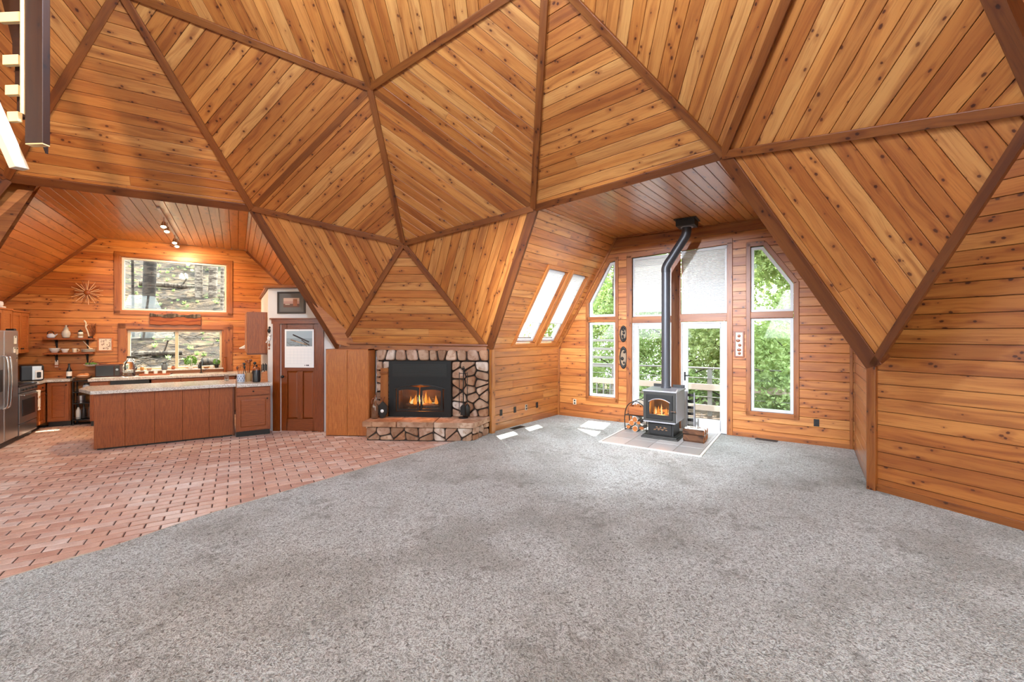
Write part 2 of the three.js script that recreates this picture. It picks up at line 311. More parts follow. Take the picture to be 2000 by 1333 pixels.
for (const [g, list] of [
  [ceilLeft, [['A1.-1', 'A2.-1', 'F.-1'], ['A2.-1', 'B.0', 'F.-1'], ['A1.-1', 'B.-1', 'F.-1'], ['U.0', 'B.0', 'F.-1'], ['V.-1', 'B.-1', 'A1.-1'], ['U.-1', 'B.-1', 'F.-1']]],
  [ceilMid, [['A2.-1', 'B.0', 'V.0'], ['A2.-1', 'E0.0', 'V.0'], ['E0.0', 'E1.0', 'V.0'], ['A1.0', 'E1.0', 'V.0'], ['B.0', 'A1.0', 'V.0'], ['B.0', 'A1.0', 'F.0'], ['U.0', 'B.0', 'F.0']]],
  [ceilRight, [['A1.0', 'A2.0', 'F.0'], ['A2.0', 'B.1', 'F.0'], ['A2.0', 'B.1', 'V.1'], ['A2.0', 'E0.1', 'V.1'], ['U.1', 'B.1', 'F.0']]]])
  for (const [a, b, c] of list) panel(g, a, b, c);
for (const k of [0, 1, 2, 3, 4]) {
  const n = k + 1, done = ['0', '4'];
  const L = [[`T.0`, `U.${k}`, `U.${n}`], [`U.${k}`, `U.${n}`, `F.${k}`]];
  if (k === 1 || k === 2 || k === 3) L.push([`B.${k}`, `U.${k}`, `F.${k}`], [`B.${n}`, `U.${n}`, `F.${k}`], [`B.${k}`, `F.${k}`, `A1.${k}`], [`F.${k}`, `A1.${k}`, `A2.${k}`], [`F.${k}`, `A2.${k}`, `B.${n}`], [`V.${n}`, `B.${n}`, `A2.${k}`], [`V.${n}`, `A2.${k}`, `E0.${n}`]);
  if (k === 2 || k === 3) L.push([`V.${k}`, `B.${k}`, `A1.${k}`]);
  if (k === 2 || k === 3 || k === 4) L.push([`V.${k}`, `A1.${k}`, `E1.${k}`], [`V.${k}`, `E0.${k}`, `E1.${k}`]);
  for (const [a, b, c] of L) panel(ceilBack, a, b, c, false);
}
// battens along the seams, and the heavier timbers round the two openings
function seam(parent, a, b, w = 0.085, h = 0.06, off = 0.012) { const p = P(a), q = P(b), m = p.clone().add(q).multiplyScalar(0.5); part(parent, 'batten', timber(p, q, V3(0, 1.2, 0).sub(m).normalize(), w, h, off), MAT.batten); }
for (const [a, b] of [['A2.-1', 'F.-1'], ['A1.-1', 'F.-1'], ['B.0', 'F.-1'], ['U.0', 'B.0'], ['A1.-1', 'B.-1']]) seam(ceilLeft, a, b);
for (const [a, b] of [['A2.-1', 'V.0'], ['A1.0', 'V.0'], ['B.0', 'V.0'], ['V.0', 'E0.0'], ['V.0', 'E1.0'], ['B.0', 'F.0'], ['A1.0', 'F.0']]) seam(ceilMid, a, b);
for (const [a, b] of [['A2.0', 'F.0'], ['A2.0', 'B.1'], ['A2.0', 'V.1']]) seam(ceilRight, a, b);
seam(ceilLeft, 'A2.-1', 'B.0', 0.1, 0.03, -0.008); seam(ceilMid, 'B.0', 'A1.0', 0.1, 0.03, -0.008);
const openings = structure('trim_1');
function header(a, b, c, w = 0.17, h = 0.26, ext = 0.0, mat = MAT.beam) { const p = P(a), q = P(b); part(openings, 'timber', timber(p, q, inward(p, q, P(c)), w, h, 0.022 - h / 2, ext), mat); }
header('A1.-1', 'A2.-1', 'F.-1', 0.12, 0.3); header('A1.0', 'A2.0', 'F.0', 0.1, 0.3); header('A2.-1', 'E0.0', 'V.0', 0.13, 0.26, 0.06); header('A1.0', 'E1.0', 'V.0', 0.13, 0.26, 0.06); header('A2.0', 'E0.1', 'V.1', 0.15, 0.2, 0.02); header('A1.-1', 'E1.-1', 'V.-1', 0.13);
header('V.1', 'E0.1', 'A2.0', 0.07, 0.12, 0.01); header('B.1', 'V.1', 'A2.0', 0.10, 0.2, 0.01);
{ // sill board along the foot of the triangle over the fireplace
  const a = P('E0.0').add(V3(0.02, 0.03, 0.03)), b = P('E1.0').add(V3(-0.02, 0.03, 0.03));
  part(openings, 'ledge', timber(a, b, V3(0, 0.2, 1), 0.115, 0.12, -0.02, 0.0), MAT.trim); part(openings, 'ledge_lip', timber(a, b, V3(0, 0.2, 1), 0.03, 0.06, 0.05, 0.02, 0.05), MAT.trim);
}

// ---------- floors ----------
{
  const f = structure('floor');
  part(f, 'subfloor', box(26, 0.2, 26, 0, -0.14, -2), MAT.grout);
  // brick paving in running bond, its courses across the kitchen
  const L = 0.25, H = 0.118, list = [], e = [[-3.6, 2.3], [-1.564, -1.587], [-1.274, -2.039], [-0.959, -2.729], [-0.421, -3.609], [0.834, -5.613], [1.33, -6.3]];
  const carpetX = (z) => { for (let i = 0; i < e.length - 1; i++) if (z <= e[i][1] && z >= e[i + 1][1]) return e[i][0] + (e[i + 1][0] - e[i][0]) * (z - e[i][1]) / (e[i + 1][1] - e[i][1]); return z > 2.3 ? -4 : 1.4; };
  const cam = camera.position;
  for (let r = -30; r < 80; r++) for (let c = -22; c < 22; c++) {
    const v = (c + (r & 1 ? 0.5 : 0)) * L, d = r * H, p = at(K, v, 0, d);
    if (d > 9.6 || p.x > carpetX(p.z) + 0.1 || p.z < -6.45 - Math.max(0, -(p.x + 2.4)) * 9 || v < -2.7 || p.x < -8.2 || p.z > 2) continue;
    const q = p.clone().sub(cam).applyAxisAngle(UP, -0.0595); if (q.z > -0.5 || q.x / -q.z < -1.3) continue;
    list.push({ v, d, near: p.distanceTo(cam) });
  }
  list.sort((a, b) => a.near - b.near);
  const shape = () => { const w = L - 0.012, h = H - 0.013, p = [[-w / 2, -h / 2], [w / 2, -h / 2], [w / 2, h / 2], [-w / 2, h / 2]].map(([x, y]) => [x + rr(-0.001, 0.001), y + rr(-0.001, 0.001)]); return uvPlane(prism(p, -0.03, 0, p.map(([x, y]) => [x * (1 - 0.007 / w * 2), y * (1 - 0.007 / h * 2)]), 0.004), rnd(), rnd()).rotateX(-Math.PI / 2).rotateY(-rad(K)); };
  const kinds = Array.from({ length: 8 }, shape), far = MAT.brick.map(() => []);
  list.forEach((b, i) => {
    const pos = at(K, b.v, rr(-0.0012, 0.0012), b.d), m = Math.floor(rnd() * MAT.brick.length), g = pick(kinds);
    if (i < 300) { const o = part(f, 'brick', g, MAT.brick[m]); o.position.copy(pos); } else far[m].push(g.clone().translate(pos.x, pos.y, pos.z));
  });
  far.forEach((g, m) => { if (g.length) { const o = part(f, 'brick_paving', g, MAT.brick[m]); o.userData.kind = 'stuff'; } });
  part(f, 'grout_bed', box(7, 0.02, 11.4, 0, -0.018, 0).rotateY(-rad(K)).translate(...at(K, 0, 0, 5).toArray()), MAT.grout);
}
{ // wall-to-wall carpet with a bound edge along the bricks
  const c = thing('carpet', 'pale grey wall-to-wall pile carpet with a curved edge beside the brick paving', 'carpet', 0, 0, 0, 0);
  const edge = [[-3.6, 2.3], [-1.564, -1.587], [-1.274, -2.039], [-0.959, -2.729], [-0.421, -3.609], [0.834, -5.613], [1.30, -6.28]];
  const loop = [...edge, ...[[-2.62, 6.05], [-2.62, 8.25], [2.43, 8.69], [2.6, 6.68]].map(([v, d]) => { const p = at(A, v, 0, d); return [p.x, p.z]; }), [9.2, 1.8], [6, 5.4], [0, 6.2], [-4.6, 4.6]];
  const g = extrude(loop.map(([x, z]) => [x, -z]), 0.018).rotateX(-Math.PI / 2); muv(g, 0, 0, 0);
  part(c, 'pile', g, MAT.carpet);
  part(c, 'bound_edge', tube(edge.map(([x, z]) => [x, 0.012, z]), 0.009, 60, 6), std(0xc9b9a2, 0.9));
}

// ---------- alcove ----------
const CA = 3.735;
const alcoveCeil = structure('ceiling_alcove');
boards(alcoveCeil, at(A, 0, CA, 0), dirU(A), dirV(A), [[5.545, -1.307], [8.56, -1.307], [8.7, 1.36], [5.515, 1.36]], { mats: GLOSSY, w: 0.135 });
const lean = (dv, dy) => dirV(A).multiplyScalar(dv).addScaledVector(UP, dy).normalize();
const slopeLen = Math.hypot(1.316, CA - 1.486);
const SKY = [[6.62, 7.27, 0.13, 1.70], [7.43, 8.02, 0.13, 1.70]];
const alcoveSlope = structure('ceiling_slope_left');
boards(alcoveSlope, at(A, -2.623, 1.486, 0), dirU(A), lean(1.316, CA - 1.486), [[5.985, 0], [8.56, 0], [8.56, slopeLen], [5.56, slopeLen]], { mats: GLOSSY, w: 0.135, holes: SKY.map(([a, b, c, d]) => [[a, c], [b, c], [b, d], [a, d]]) });
const alcoveSlopeR = structure('ceiling_slope_right');
boards(alcoveSlopeR, at(A, 1.36, CA, 0), dirU(A), lean(1.27, 1.47 - CA), [[5.53, 0], [8.8, 0], [8.8, 2.6], [5.96, 2.6]], { mats: GLOSSY, w: 0.135 });
const wallLeft = structure('wall_alcove_left');
boards(wallLeft, at(A, -2.623, 0, 0), dirU(A), UP, [[5.98, 0], [8.3, 0], [8.3, 1.486], [5.98, 1.486]], { mats: GLOSSY, w: 0.15, back: 0.12 });
part(wallLeft, 'corner_post', box(0.1, 1.5, 0.09, 0, 0.75, 0, 1).rotateY(-rad(A)).translate(...at(A, -2.58, 0, 6.0).toArray()), GLOSSY[1]);
const wallRightA = structure('wall_alcove_right');
{
  const a = at(A, 2.6, 0, 6.68), b = at(A, 2.434, 0, 8.72), ex = a.clone().sub(b), l = ex.length(); ex.normalize();
  boards(wallRightA, b, ex, UP, [[0, 0], [l, 0], [l, 1.75], [0, 1.75]], { mats: GLOSSY, w: 0.15, back: 0.12 });
}
{ // roof boards lapping the joints of the alcove and kitchen shells from outside, and the trim strips inside
  const lap = (parent, az, v, y, d0, d1, w = 0.34, h = 0.05, up = 0.11, nv = 0) => part(parent, 'roof_lap', timber(at(az, v, y, d0), at(az, v, y, d1), UP.clone().addScaledVector(dirV(az), nv).normalize(), w, h, up), MAT.backing);
  const strip = (parent, az, v, y, d0, d1, nv, ny, mat) => part(parent, 'joint_trim', timber(at(az, v, y, d0), at(az, v, y, d1), dirV(az).multiplyScalar(nv).addScaledVector(UP, ny).normalize(), 0.06, 0.02, 0.006), mat);
  lap(alcoveCeil, A, -1.307, CA, 5.66, 8.7, 0.5, 0.05, 0.12, -0.55); lap(alcoveCeil, A, 1.36, CA, 5.66, 8.8, 0.5, 0.05, 0.12, 0.55); lap(alcoveCeil, A, -2.623, 1.486, 6.2, 8.6, 0.4, 0.05, 0.12, -1.6); lap(alcoveCeil, A, 2.63, 1.47, 6.85, 8.9, 0.4, 0.05, 0.2, 1.6);
  strip(alcoveCeil, A, -1.315, CA - 0.006, 5.6, 8.45, 1, -2, GLOSSY[4]); strip(alcoveSlope, A, -2.615, 1.486, 6.0, 8.28, 3, -1, GLOSSY[3]);
  lap(alcoveCeil, A, 0, CA, 5.6, 5.85, 2.7, 0.05, 0.13);
}
// window wall: openings for two tall windows, a pair of glazed doors and their transoms
const DW = 8.432;
const H1 = [[-1.16, 0.485], [-0.575, 0.485], [-0.575, 3.26], [-0.70, 3.24], [-1.16, 2.42]], HD = [[-0.235, -0.01], [1.46, -0.01], [1.46, 3.37], [-0.235, 3.29]], H4 = [[1.815, 0.465], [2.435, 0.465], [2.435, 2.60], [2.0, 3.27], [1.815, 3.27]];
const wallWindow = structure('wall_window');
boards(wallWindow, at(W, 0, 0, DW), dirV(W), UP, [[-1.88, 0], [3.22, 0], [3.22, 1.8], [2.114, 3.76], [-0.559, 3.74], [-1.88, 1.486]], { w: 0.148, holes: [H1, HD, H4], back: 0.12 });
part(wallWindow, 'header_board', timber(at(W, -0.62, 3.6, DW), at(W, 2.2, 3.64, DW), dirU(W).negate(), 0.16, 0.02, 0.012), MAT.trim);
part(wallWindow, 'corner_trim', timber(at(W, -1.86, 1.5, DW - 0.02), at(W, -0.56, 3.70, DW - 0.02), dirU(W).negate(), 0.05, 0.03, 0.0), MAT.trim);
for (const [v, y0, y1] of [[-1.86, 0, 1.48], [3.17, 0, 1.8]]) part(wallWindow, 'corner_trim', timber(at(W, v, y0, DW - 0.01), at(W, v, y1, DW - 0.01), dirU(W).negate(), 0.04, 0.03), MAT.trim);
part(wallWindow, 'base_trim', timber(at(W, -1.86, 0.05, DW), at(W, -0.3, 0.05, DW), dirU(W).negate(), 0.07, 0.016, 0.008), MAT.trim);
part(wallWindow, 'base_trim', timber(at(W, 1.53, 0.05, DW), at(W, 3.2, 0.05, DW), dirU(W).negate(), 0.07, 0.016, 0.008), MAT.trim);
const inset = (poly, k) => { poly = ccw(poly); let r = poly; for (let i = 0; i < poly.length; i++) { const [ax, ay] = poly[i], [bx, by] = poly[(i + 1) % poly.length], l = Math.hypot(bx - ax, by - ay), nx = (by - ay) / l, ny = (ax - bx) / l; r = clip(r, nx, ny, nx * ax + ny * ay - k); } return r; };
// a ring of material between an outline and the same outline drawn in by k
function ringGeo(poly, k, z0, z1) { const inner = inset(poly, k), s = new THREE.Shape(ccw(poly).map(([x, y]) => new THREE.Vector2(x, y))); s.holes.push(new THREE.Path(inner.map(([x, y]) => new THREE.Vector2(x, y)))); return new THREE.ExtrudeGeometry(s, { depth: z1 - z0, bevelEnabled: false }).translate(0, 0, z0); }
function frameIn(parent, M, poly, { frame = 0.045, depth = [-0.09, -0.03], mat = MAT.vinyl, glass = true } = {}) {
  part(parent, 'window_frame', muv(ringGeo(poly, frame, ...depth)).applyMatrix4(M), mat);
  if (glass) part(parent, 'glass_pane', prism(inset(poly, frame * 0.8), depth[0] + 0.02, depth[0] + 0.024).applyMatrix4(M), MAT.glass);
}
const casing = (parent, M, x0, y0, x1, y1, w, mat = MAT.trim) => part(parent, 'casing', timber(V3(x0, y0, 0.004), V3(x1, y1, 0.004), V3(0, 0, 1), w, 0.026, 0.006).applyMatrix4(M), mat);
const MW = basisMatrix(at(W, 0, 0, DW), dirV(W), UP);
const liner = (parent, M, poly) => part(parent, 'jamb', muv(ringGeo(inset(poly, -0.004), 0.016, -0.13, 0.004)).applyMatrix4(M), MAT.trim);
const w1 = structure('window_1');
frameIn(w1, MW, [[-1.15, 0.49], [-0.58, 0.49], [-0.58, 2.02], [-1.15, 2.02]]); frameIn(w1, MW, [[-1.15, 2.14], [-0.58, 2.14], [-0.58, 3.25], [-0.70, 3.23], [-1.15, 2.43]]);
casing(w1, MW, -1.19, 0.42, -1.19, 2.45, 0.06); casing(w1, MW, -0.545, 0.40, -0.545, 3.33, 0.065); casing(w1, MW, -1.215, 0.43, -0.52, 0.43, 0.09); casing(w1, MW, -1.20, 2.08, -0.56, 2.08, 0.11); casing(w1, MW, -1.195, 2.43, -0.715, 3.28, 0.06); casing(w1, MW, -0.73, 3.285, -0.515, 3.30, 0.06);
const w4 = structure('window_4');
frameIn(w4, MW, [[1.82, 0.47], [2.43, 0.47], [2.43, 2.05], [1.82, 2.05]]); frameIn(w4, MW, [[1.82, 2.15], [2.43, 2.15], [2.43, 2.595], [2.0, 3.255], [1.82, 3.255]]);
casing(w4, MW, 1.785, 0.40, 1.785, 3.33, 0.07); casing(w4, MW, 2.47, 0.40, 2.47, 2.63, 0.075); casing(w4, MW, 1.75, 0.43, 2.505, 0.43, 0.08); casing(w4, MW, 1.82, 2.10, 2.43, 2.10, 0.105); casing(w4, MW, 2.475, 2.61, 2.02, 3.31, 0.07); casing(w4, MW, 1.76, 3.305, 2.03, 3.305, 0.08);
const w2 = structure('window_2'), w3 = structure('window_3');
frameIn(w2, MW, [[-0.225, 2.125], [0.51, 2.125], [0.51, 3.295], [-0.225, 3.275]], { frame: 0.03 }); frameIn(w3, MW, [[0.685, 2.15], [1.45, 2.15], [1.45, 3.35], [0.685, 3.31]], { frame: 0.03 });
casing(w2, MW, -0.29, 0, -0.29, 3.33, 0.11); casing(w2, MW, 0.60, 0, 0.60, 3.34, 0.17); casing(w2, MW, -0.23, 2.06, 0.52, 2.06, 0.125); casing(w3, MW, 0.68, 2.075, 1.46, 2.075, 0.14); casing(w3, MW, 1.50, 0, 1.50, 3.38, 0.09); casing(w3, MW, -0.34, 3.33, 1.545, 3.40, 0.10);
function glazedDoor(name, x0, x1, knobX) {
  const s = structure(name), y0 = 0.02, y1 = 2.0, z0 = -0.075, z1 = -0.025, O = [[x0, y0], [x1, y0], [x1, y1], [x0, y1]], st = 0.095;
  part(s, 'door_frame', [muv(ringGeo(O, 0.02, -0.1, 0.0)), box(st, y1 - y0 - 0.04, z1 - z0, x0 + 0.02 + st / 2, (y0 + y1) / 2, -0.05), box(st, y1 - y0 - 0.04, z1 - z0, x1 - 0.02 - st / 2, (y0 + y1) / 2, -0.05), box(x1 - x0 - 0.2, 0.1, 0.05, (x0 + x1) / 2, y1 - 0.07, -0.05), box(x1 - x0 - 0.2, 0.2, 0.05, (x0 + x1) / 2, 0.14, -0.05)].map((g) => g.applyMatrix4(MW)), MAT.vinyl);
  part(s, 'glass_pane', prism([[x0 + 0.1, 0.2], [x1 - 0.1, 0.2], [x1 - 0.1, 1.9], [x0 + 0.1, 1.9]], -0.052, -0.048).applyMatrix4(MW), MAT.glass);
  part(s, 'door_handle', [rbox(0.03, 0.16, 0.012, knobX, 1.0, -0.02), bar([knobX, 1.02, -0.01], [knobX, 1.02, 0.03], 0.008), bar([knobX, 1.02, 0.03], [knobX + 0.09 * Math.sign((x0 + x1) / 2 - knobX), 1.02, 0.03], 0.009)].map((g) => plain(g).applyMatrix4(MW)), MAT.iron);
  part(s, 'threshold', box(x1 - x0, 0.03, 0.14, (x0 + x1) / 2, 0.01, -0.05).applyMatrix4(MW), MAT.iron);
}
glazedDoor('door_1', -0.23, 0.515, 0.46); glazedDoor('door_2', 0.685, 1.455, 0.75);
// pleated shades: two over the doors, two on the skylights
function pleats(w, h, n, z = 0) { const pts = []; for (let i = 0; i <= n * 2; i++) pts.push([(i & 1 ? 0.006 : -0.006), h * i / (n * 2)]); const s = new THREE.Shape(); pts.forEach(([x, y], i) => i ? s.lineTo(x, y) : s.moveTo(x, y)); for (let i = pts.length - 1; i >= 0; i--) s.lineTo(pts[i][0] + 0.0015, pts[i][1]); return new THREE.ExtrudeGeometry(s, { depth: w, bevelEnabled: false }).rotateY(Math.PI / 2).translate(-w / 2, 0, z); }
function shade(label, w, h, top, x, M) {
  const t = new THREE.Group(); t.name = numbered('pleated_shade'); t.userData = { label, category: 'window shade', group: 'white pleated shades' }; scene.add(t);
  t.applyMatrix4(M.clone().multiply(new THREE.Matrix4().makeTranslation(x, top - h, -0.035)));
  part(t, 'fabric', pleats(w, h - 0.03, Math.round(h / 0.026)).translate(0, 0.012, 0), MAT.shade); part(t, 'head_rail', rbox(w, 0.03, 0.03, 0, h - 0.015, 0), MAT.vinyl); part(t, 'bottom_rail', rbox(w, 0.016, 0.022, 0, 0.008, 0), MAT.vinyl);
  return t;
}
shade('white pleated shade over the left glazed door, its bottom rail raised off the sill', 0.71, 1.06, 3.265, 0.145, MW);
shade('white pleated shade over the right glazed door, let fully down', 0.745, 1.15, 3.315, 1.068, MW);
{
  const ey = lean(1.316, CA - 1.486), M = basisMatrix(at(A, -2.623, 1.486, 0), dirU(A), ey);
  SKY.forEach(([a, b, c, d], i) => {
    const s = structure('window_' + (5 + i)), o = [[a, c], [b, c], [b, d], [a, d]];
    liner(s, M, o); frameIn(s, M, inset(o, 0.012), { frame: 0.05, depth: [-0.13, -0.06], mat: MAT.vinyl });
    casing(s, M, a - 0.03, c - 0.06, a - 0.03, d + 0.06, 0.07, GLOSSY[4]); casing(s, M, b + 0.03, c - 0.06, b + 0.03, d + 0.06, 0.07, GLOSSY[4]); casing(s, M, a, d + 0.03, b, d + 0.03, 0.07, GLOSSY[4]); casing(s, M, a, c - 0.03, b, c - 0.03, 0.07, GLOSSY[4]);
    shade(i ? 'white pleated shade on the skylight nearer the window wall, drawn down two thirds' : 'white pleated shade on the skylight nearer the fireplace, drawn down two thirds', b - a - 0.1, 1.08, d - c - 0.05, (a + b) / 2, M.clone().multiply(new THREE.Matrix4().makeTranslation(0, c, 0.0)));
  });
}

// ---------- right wall behind the dome's edge, and the glazed rear of the house ----------
const wallRight = structure('wall_right');
{
  const O = V3(6.028, 0, -3.876), ex = V3(0.489, 0, 0.872);
  boards(wallRight, O, ex, UP, [[0.02, 0], [7.2, 0], [7.2, 6.2], [0.02, 6.2]], { w: 0.152, back: 0.14 });
  part(wallRight, 'corner_post', timber(O.clone().addScaledVector(ex, 0.04), O.clone().addScaledVector(ex, 0.04).setY(1.5), V3(-0.872, 0, 0.489), 0.085, 0.06, 0.02), MAT.trim);
  part(wallRight, 'base_trim', timber(O.clone().setY(0.055), O.clone().addScaledVector(ex, 7).setY(0.055), V3(-0.872, 0, 0.489), 0.08, 0.018, 0.009), MAT.trim);
  part(wallRight, 'upper_wall', muv(extrude([[-1.35, 3.72], [0.1, 1.45], [0.1, 6.2], [-1.35, 6.2]], 0.1)).applyMatrix4(basisMatrix(O.clone().add(V3(0.12, 0, -0.06)), ex, UP)), WOOD[1]);
  const cap = structure('ceiling_annex'); part(cap, 'panel', extrude([[3.2, 5.2], [6.0, 4.2], [9.9, -2.6], [8.8, -3.4], [3.6, -3.6], [3.4, 0]].map(([x, y]) => [x, y]), 0.1).rotateX(-Math.PI / 2).translate(0, 6.1, 0), WOOD[2]);
  const end = structure('wall_annex'), a = V3(9.5, 0, 2.35), b = P('E0.2').setY(0).add(V3(0.3, 0, 0.1)), e2 = b.clone().sub(a), l = e2.length(); e2.normalize();
  const M = basisMatrix(a, e2, UP), hole = [[0.5, 0.6], [l - 0.6, 0.6], [l - 0.6, 3.4], [0.5, 3.4]];
  part(end, 'panel', minus([[[0, 0], [l, 0], [l, 6.2], [0, 6.2]]], hole).map((p) => uvPlane(prism(p, -0.1, 0), 0, 0)).concat().map((g) => g.applyMatrix4(M)), WOOD[3]);
  const w9 = structure('window_9'); frameIn(w9, M, hole, { frame: 0.08 });
}
for (const [k, n] of [[2, 10], [3, 11]]) {    // the two other openings of the dome, glazed
  const a = P(`A1.${k}`), b = P(`A2.${k}`), c = P(`E0.${k + 1}`), d = P(`E1.${k}`), ex = c.clone().sub(d).normalize(), nrm = inward(a, b, d), ey = nrm.clone().cross(ex), loc = (p) => { const q = p.clone().sub(d); return [q.dot(ex), q.dot(ey)]; };
  const poly = ccw([loc(d), loc(c), loc(b), loc(a)]), M = basisMatrix(d, ex, ey), s = structure('window_' + n);
  frameIn(s, M, poly, { frame: 0.12, depth: [-0.1, 0], mat: MAT.beam });
  part(s, 'mullion', [0.32, 0.66].map((t) => { const m = poly[0][0] + (poly[1][0] - poly[0][0]) * t; return box(0.07, 2.5, 0.08, m, 1.2, -0.04, 1).applyMatrix4(M); }), MAT.beam);
}
{
  const s = structure('wall_rear'); const ring = ['E1.1', 'E0.2', 'E1.2', 'E0.3', 'E1.3', 'E0.4', 'E1.4'].map(P);
  for (let i = 1; i < ring.length - 1; i++) { const a = ring[i].clone().setY(0), b = ring[i + 1].clone().setY(0), ex = b.clone().sub(a), l = ex.length(); ex.normalize(); part(s, 'panel', uvPlane(prism([[-0.05, 0], [l + 0.05, 0], [l + 0.05, 1.6], [-0.05, 1.6]], -0.1, 0), rnd(), 0).applyMatrix4(basisMatrix(a, ex, UP)), WOOD[i % 5]); }
}

// ---------- kitchen shell ----------
const CK = 3.76, KD = 9.6, KW = 2.64, KS = 2.36;
const kCeil = structure('ceiling_kitchen');
boards(kCeil, at(K, 0, CK, 0), dirU(K), dirV(K), [[5.54, -1.316], [9.62, -1.316], [9.62, 1.28], [5.53, 1.28]], { mats: GLOSSY, w: 0.135 });
const kLean = (dv, dy) => dirV(K).multiplyScalar(dv).addScaledVector(UP, dy).normalize(), kl = Math.hypot(KW - 1.316, CK - KS);
const kSL = structure('ceiling_kitchen_left'), kSR = structure('ceiling_kitchen_right');
boards(kSL, at(K, -KW, KS, 0), dirU(K), kLean(KW - 1.316, CK - KS), [[5.8, 0], [9.62, 0], [9.62, kl], [5.55, kl]], { mats: GLOSSY, w: 0.135 });
boards(kSR, at(K, 1.28, CK, 0), dirU(K), kLean(KW - 1.28, KS - CK), [[5.55, 0], [9.62, 0], [9.62, kl], [5.8, kl]], { mats: GLOSSY, w: 0.135 });
{
  const lap = (v, y, d0, d1, w, up, nv) => part(kCeil, 'roof_lap', timber(at(K, v, y, d0), at(K, v, y, d1), UP.clone().addScaledVector(dirV(K), nv).normalize(), w, 0.05, up), MAT.backing);
  lap(-1.316, CK, 5.68, 9.8, 0.5, 0.12, -0.4); lap(1.28, CK, 5.68, 9.8, 0.5, 0.12, 0.4); lap(-KW, KS, 6.0, 9.8, 0.4, 0.12, -1); lap(KW, KS, 6.0, 9.8, 0.4, 0.12, 1); lap(0, CK, 5.6, 5.9, 2.8, 0.13, 0);
  for (const [v0, v1] of [[-1.316, -KW], [1.28, KW]]) { part(kCeil, 'joint_trim', timber(at(K, v0, CK - 0.03, 9.585), at(K, v1, KS - 0.03, 9.585), dirU(K).negate(), 0.05, 0.03), MAT.batten); part(kCeil, 'roof_lap', timber(at(K, v0, CK, 9.7), at(K, v1, KS, 9.7), kLean(v0 < 0 ? KS - CK : CK - KS, v0 < 0 ? v0 - v1 : v1 - v0), 0.4, 0.05, 0.13), MAT.backing); }
  for (const [v, s] of [[-1.312, 1], [1.276, -1]]) part(kCeil, 'joint_trim', timber(at(K, v, CK - 0.006, 5.6), at(K, v, CK - 0.006, 9.58), dirV(K).multiplyScalar(s).addScaledVector(UP, -2.4).normalize(), 0.05, 0.018, 0.005), GLOSSY[4]);
}
const kBack = structure('wall_kitchen_back');
const HU = [[-0.955, 2.27], [0.90, 2.27], [0.90, 3.40], [-0.955, 3.41]], HL = [[-0.865, 1.0], [0.81, 1.0], [0.81, 1.885], [-0.865, 1.885]];
boards(kBack, at(K, 0, 0, KD), dirV(K), UP, [[-KW, 0], [KW, 0], [KW, KS], [1.28, CK], [-1.316, CK], [-KW, KS]], { w: 0.15, holes: [HU, HL], back: 0.12 });
const kLeft = structure('wall_kitchen_left');
boards(kLeft, at(K, -KW, 0, 0), dirU(K), UP, [[5.9, 0], [9.62, 0], [9.62, KS], [5.78, KS]], { w: 0.15, back: 0.12 });
part(structure('wall_kitchen_right'), 'panel', box(0.12, KS + 0.1, 3.9, 0, (KS + 0.1) / 2, 0).rotateY(-rad(K)).translate(...at(K, KW + 0.07, 0, 7.8).toArray()), MAT.wall);
{ // triangles that close the shell beside the dome's opening
  const s = structure('wall_kitchen_front'), M = basisMatrix(at(K, 0, 0, 5.75), dirV(K), UP);
  part(s, 'panel', [[[-1.1, CK], [-3.2, 3.9], [-3.2, 0], [-2.66, 0], [-2.5, 1.75]], [[1.34, CK], [2.6, 1.6], [3.0, 1.5], [3.0, 3.9]]].map((p) => uvPlane(prism(ccw(p), -0.1, 0), 0, 0).applyMatrix4(M)), WOOD[2]);
}
{
  const M = basisMatrix(at(K, 0, 0, KD), dirV(K), UP), a = structure('window_7'), b = structure('window_8');
  liner(a, M, HU); frameIn(a, M, inset(HU, 0.012), { frame: 0.04, depth: [-0.11, -0.05] });
  casing(a, M, -1.005, 2.2, -1.005, 3.46, 0.10); casing(a, M, 0.955, 2.2, 0.955, 3.46, 0.10); casing(a, M, -1.055, 3.455, 1.005, 3.445, 0.095); casing(a, M, -1.055, 2.23, 1.005, 2.23, 0.085);
  liner(b, M, HL); frameIn(b, M, inset(HL, 0.012), { frame: 0.045, depth: [-0.11, -0.05], mat: std(0xc8b496, 0.5) }); part(b, 'mullion', box(0.055, 0.86, 0.06, -0.03, 1.44, -0.08).applyMatrix4(M), std(0xb9a68a, 0.5));
  casing(b, M, -0.93, 0.95, -0.93, 2.0, 0.13, MAT.trim); casing(b, M, 0.91, 0.93, 0.91, 2.0, 0.19, MAT.trim); casing(b, M, -0.99, 1.95, 1.0, 1.94, 0.12, MAT.trim);
  part(b, 'window_sill', rbox(1.8, 0.03, 0.22, -0.03, 1.0, -0.02).applyMatrix4(M), MAT.granite);
}

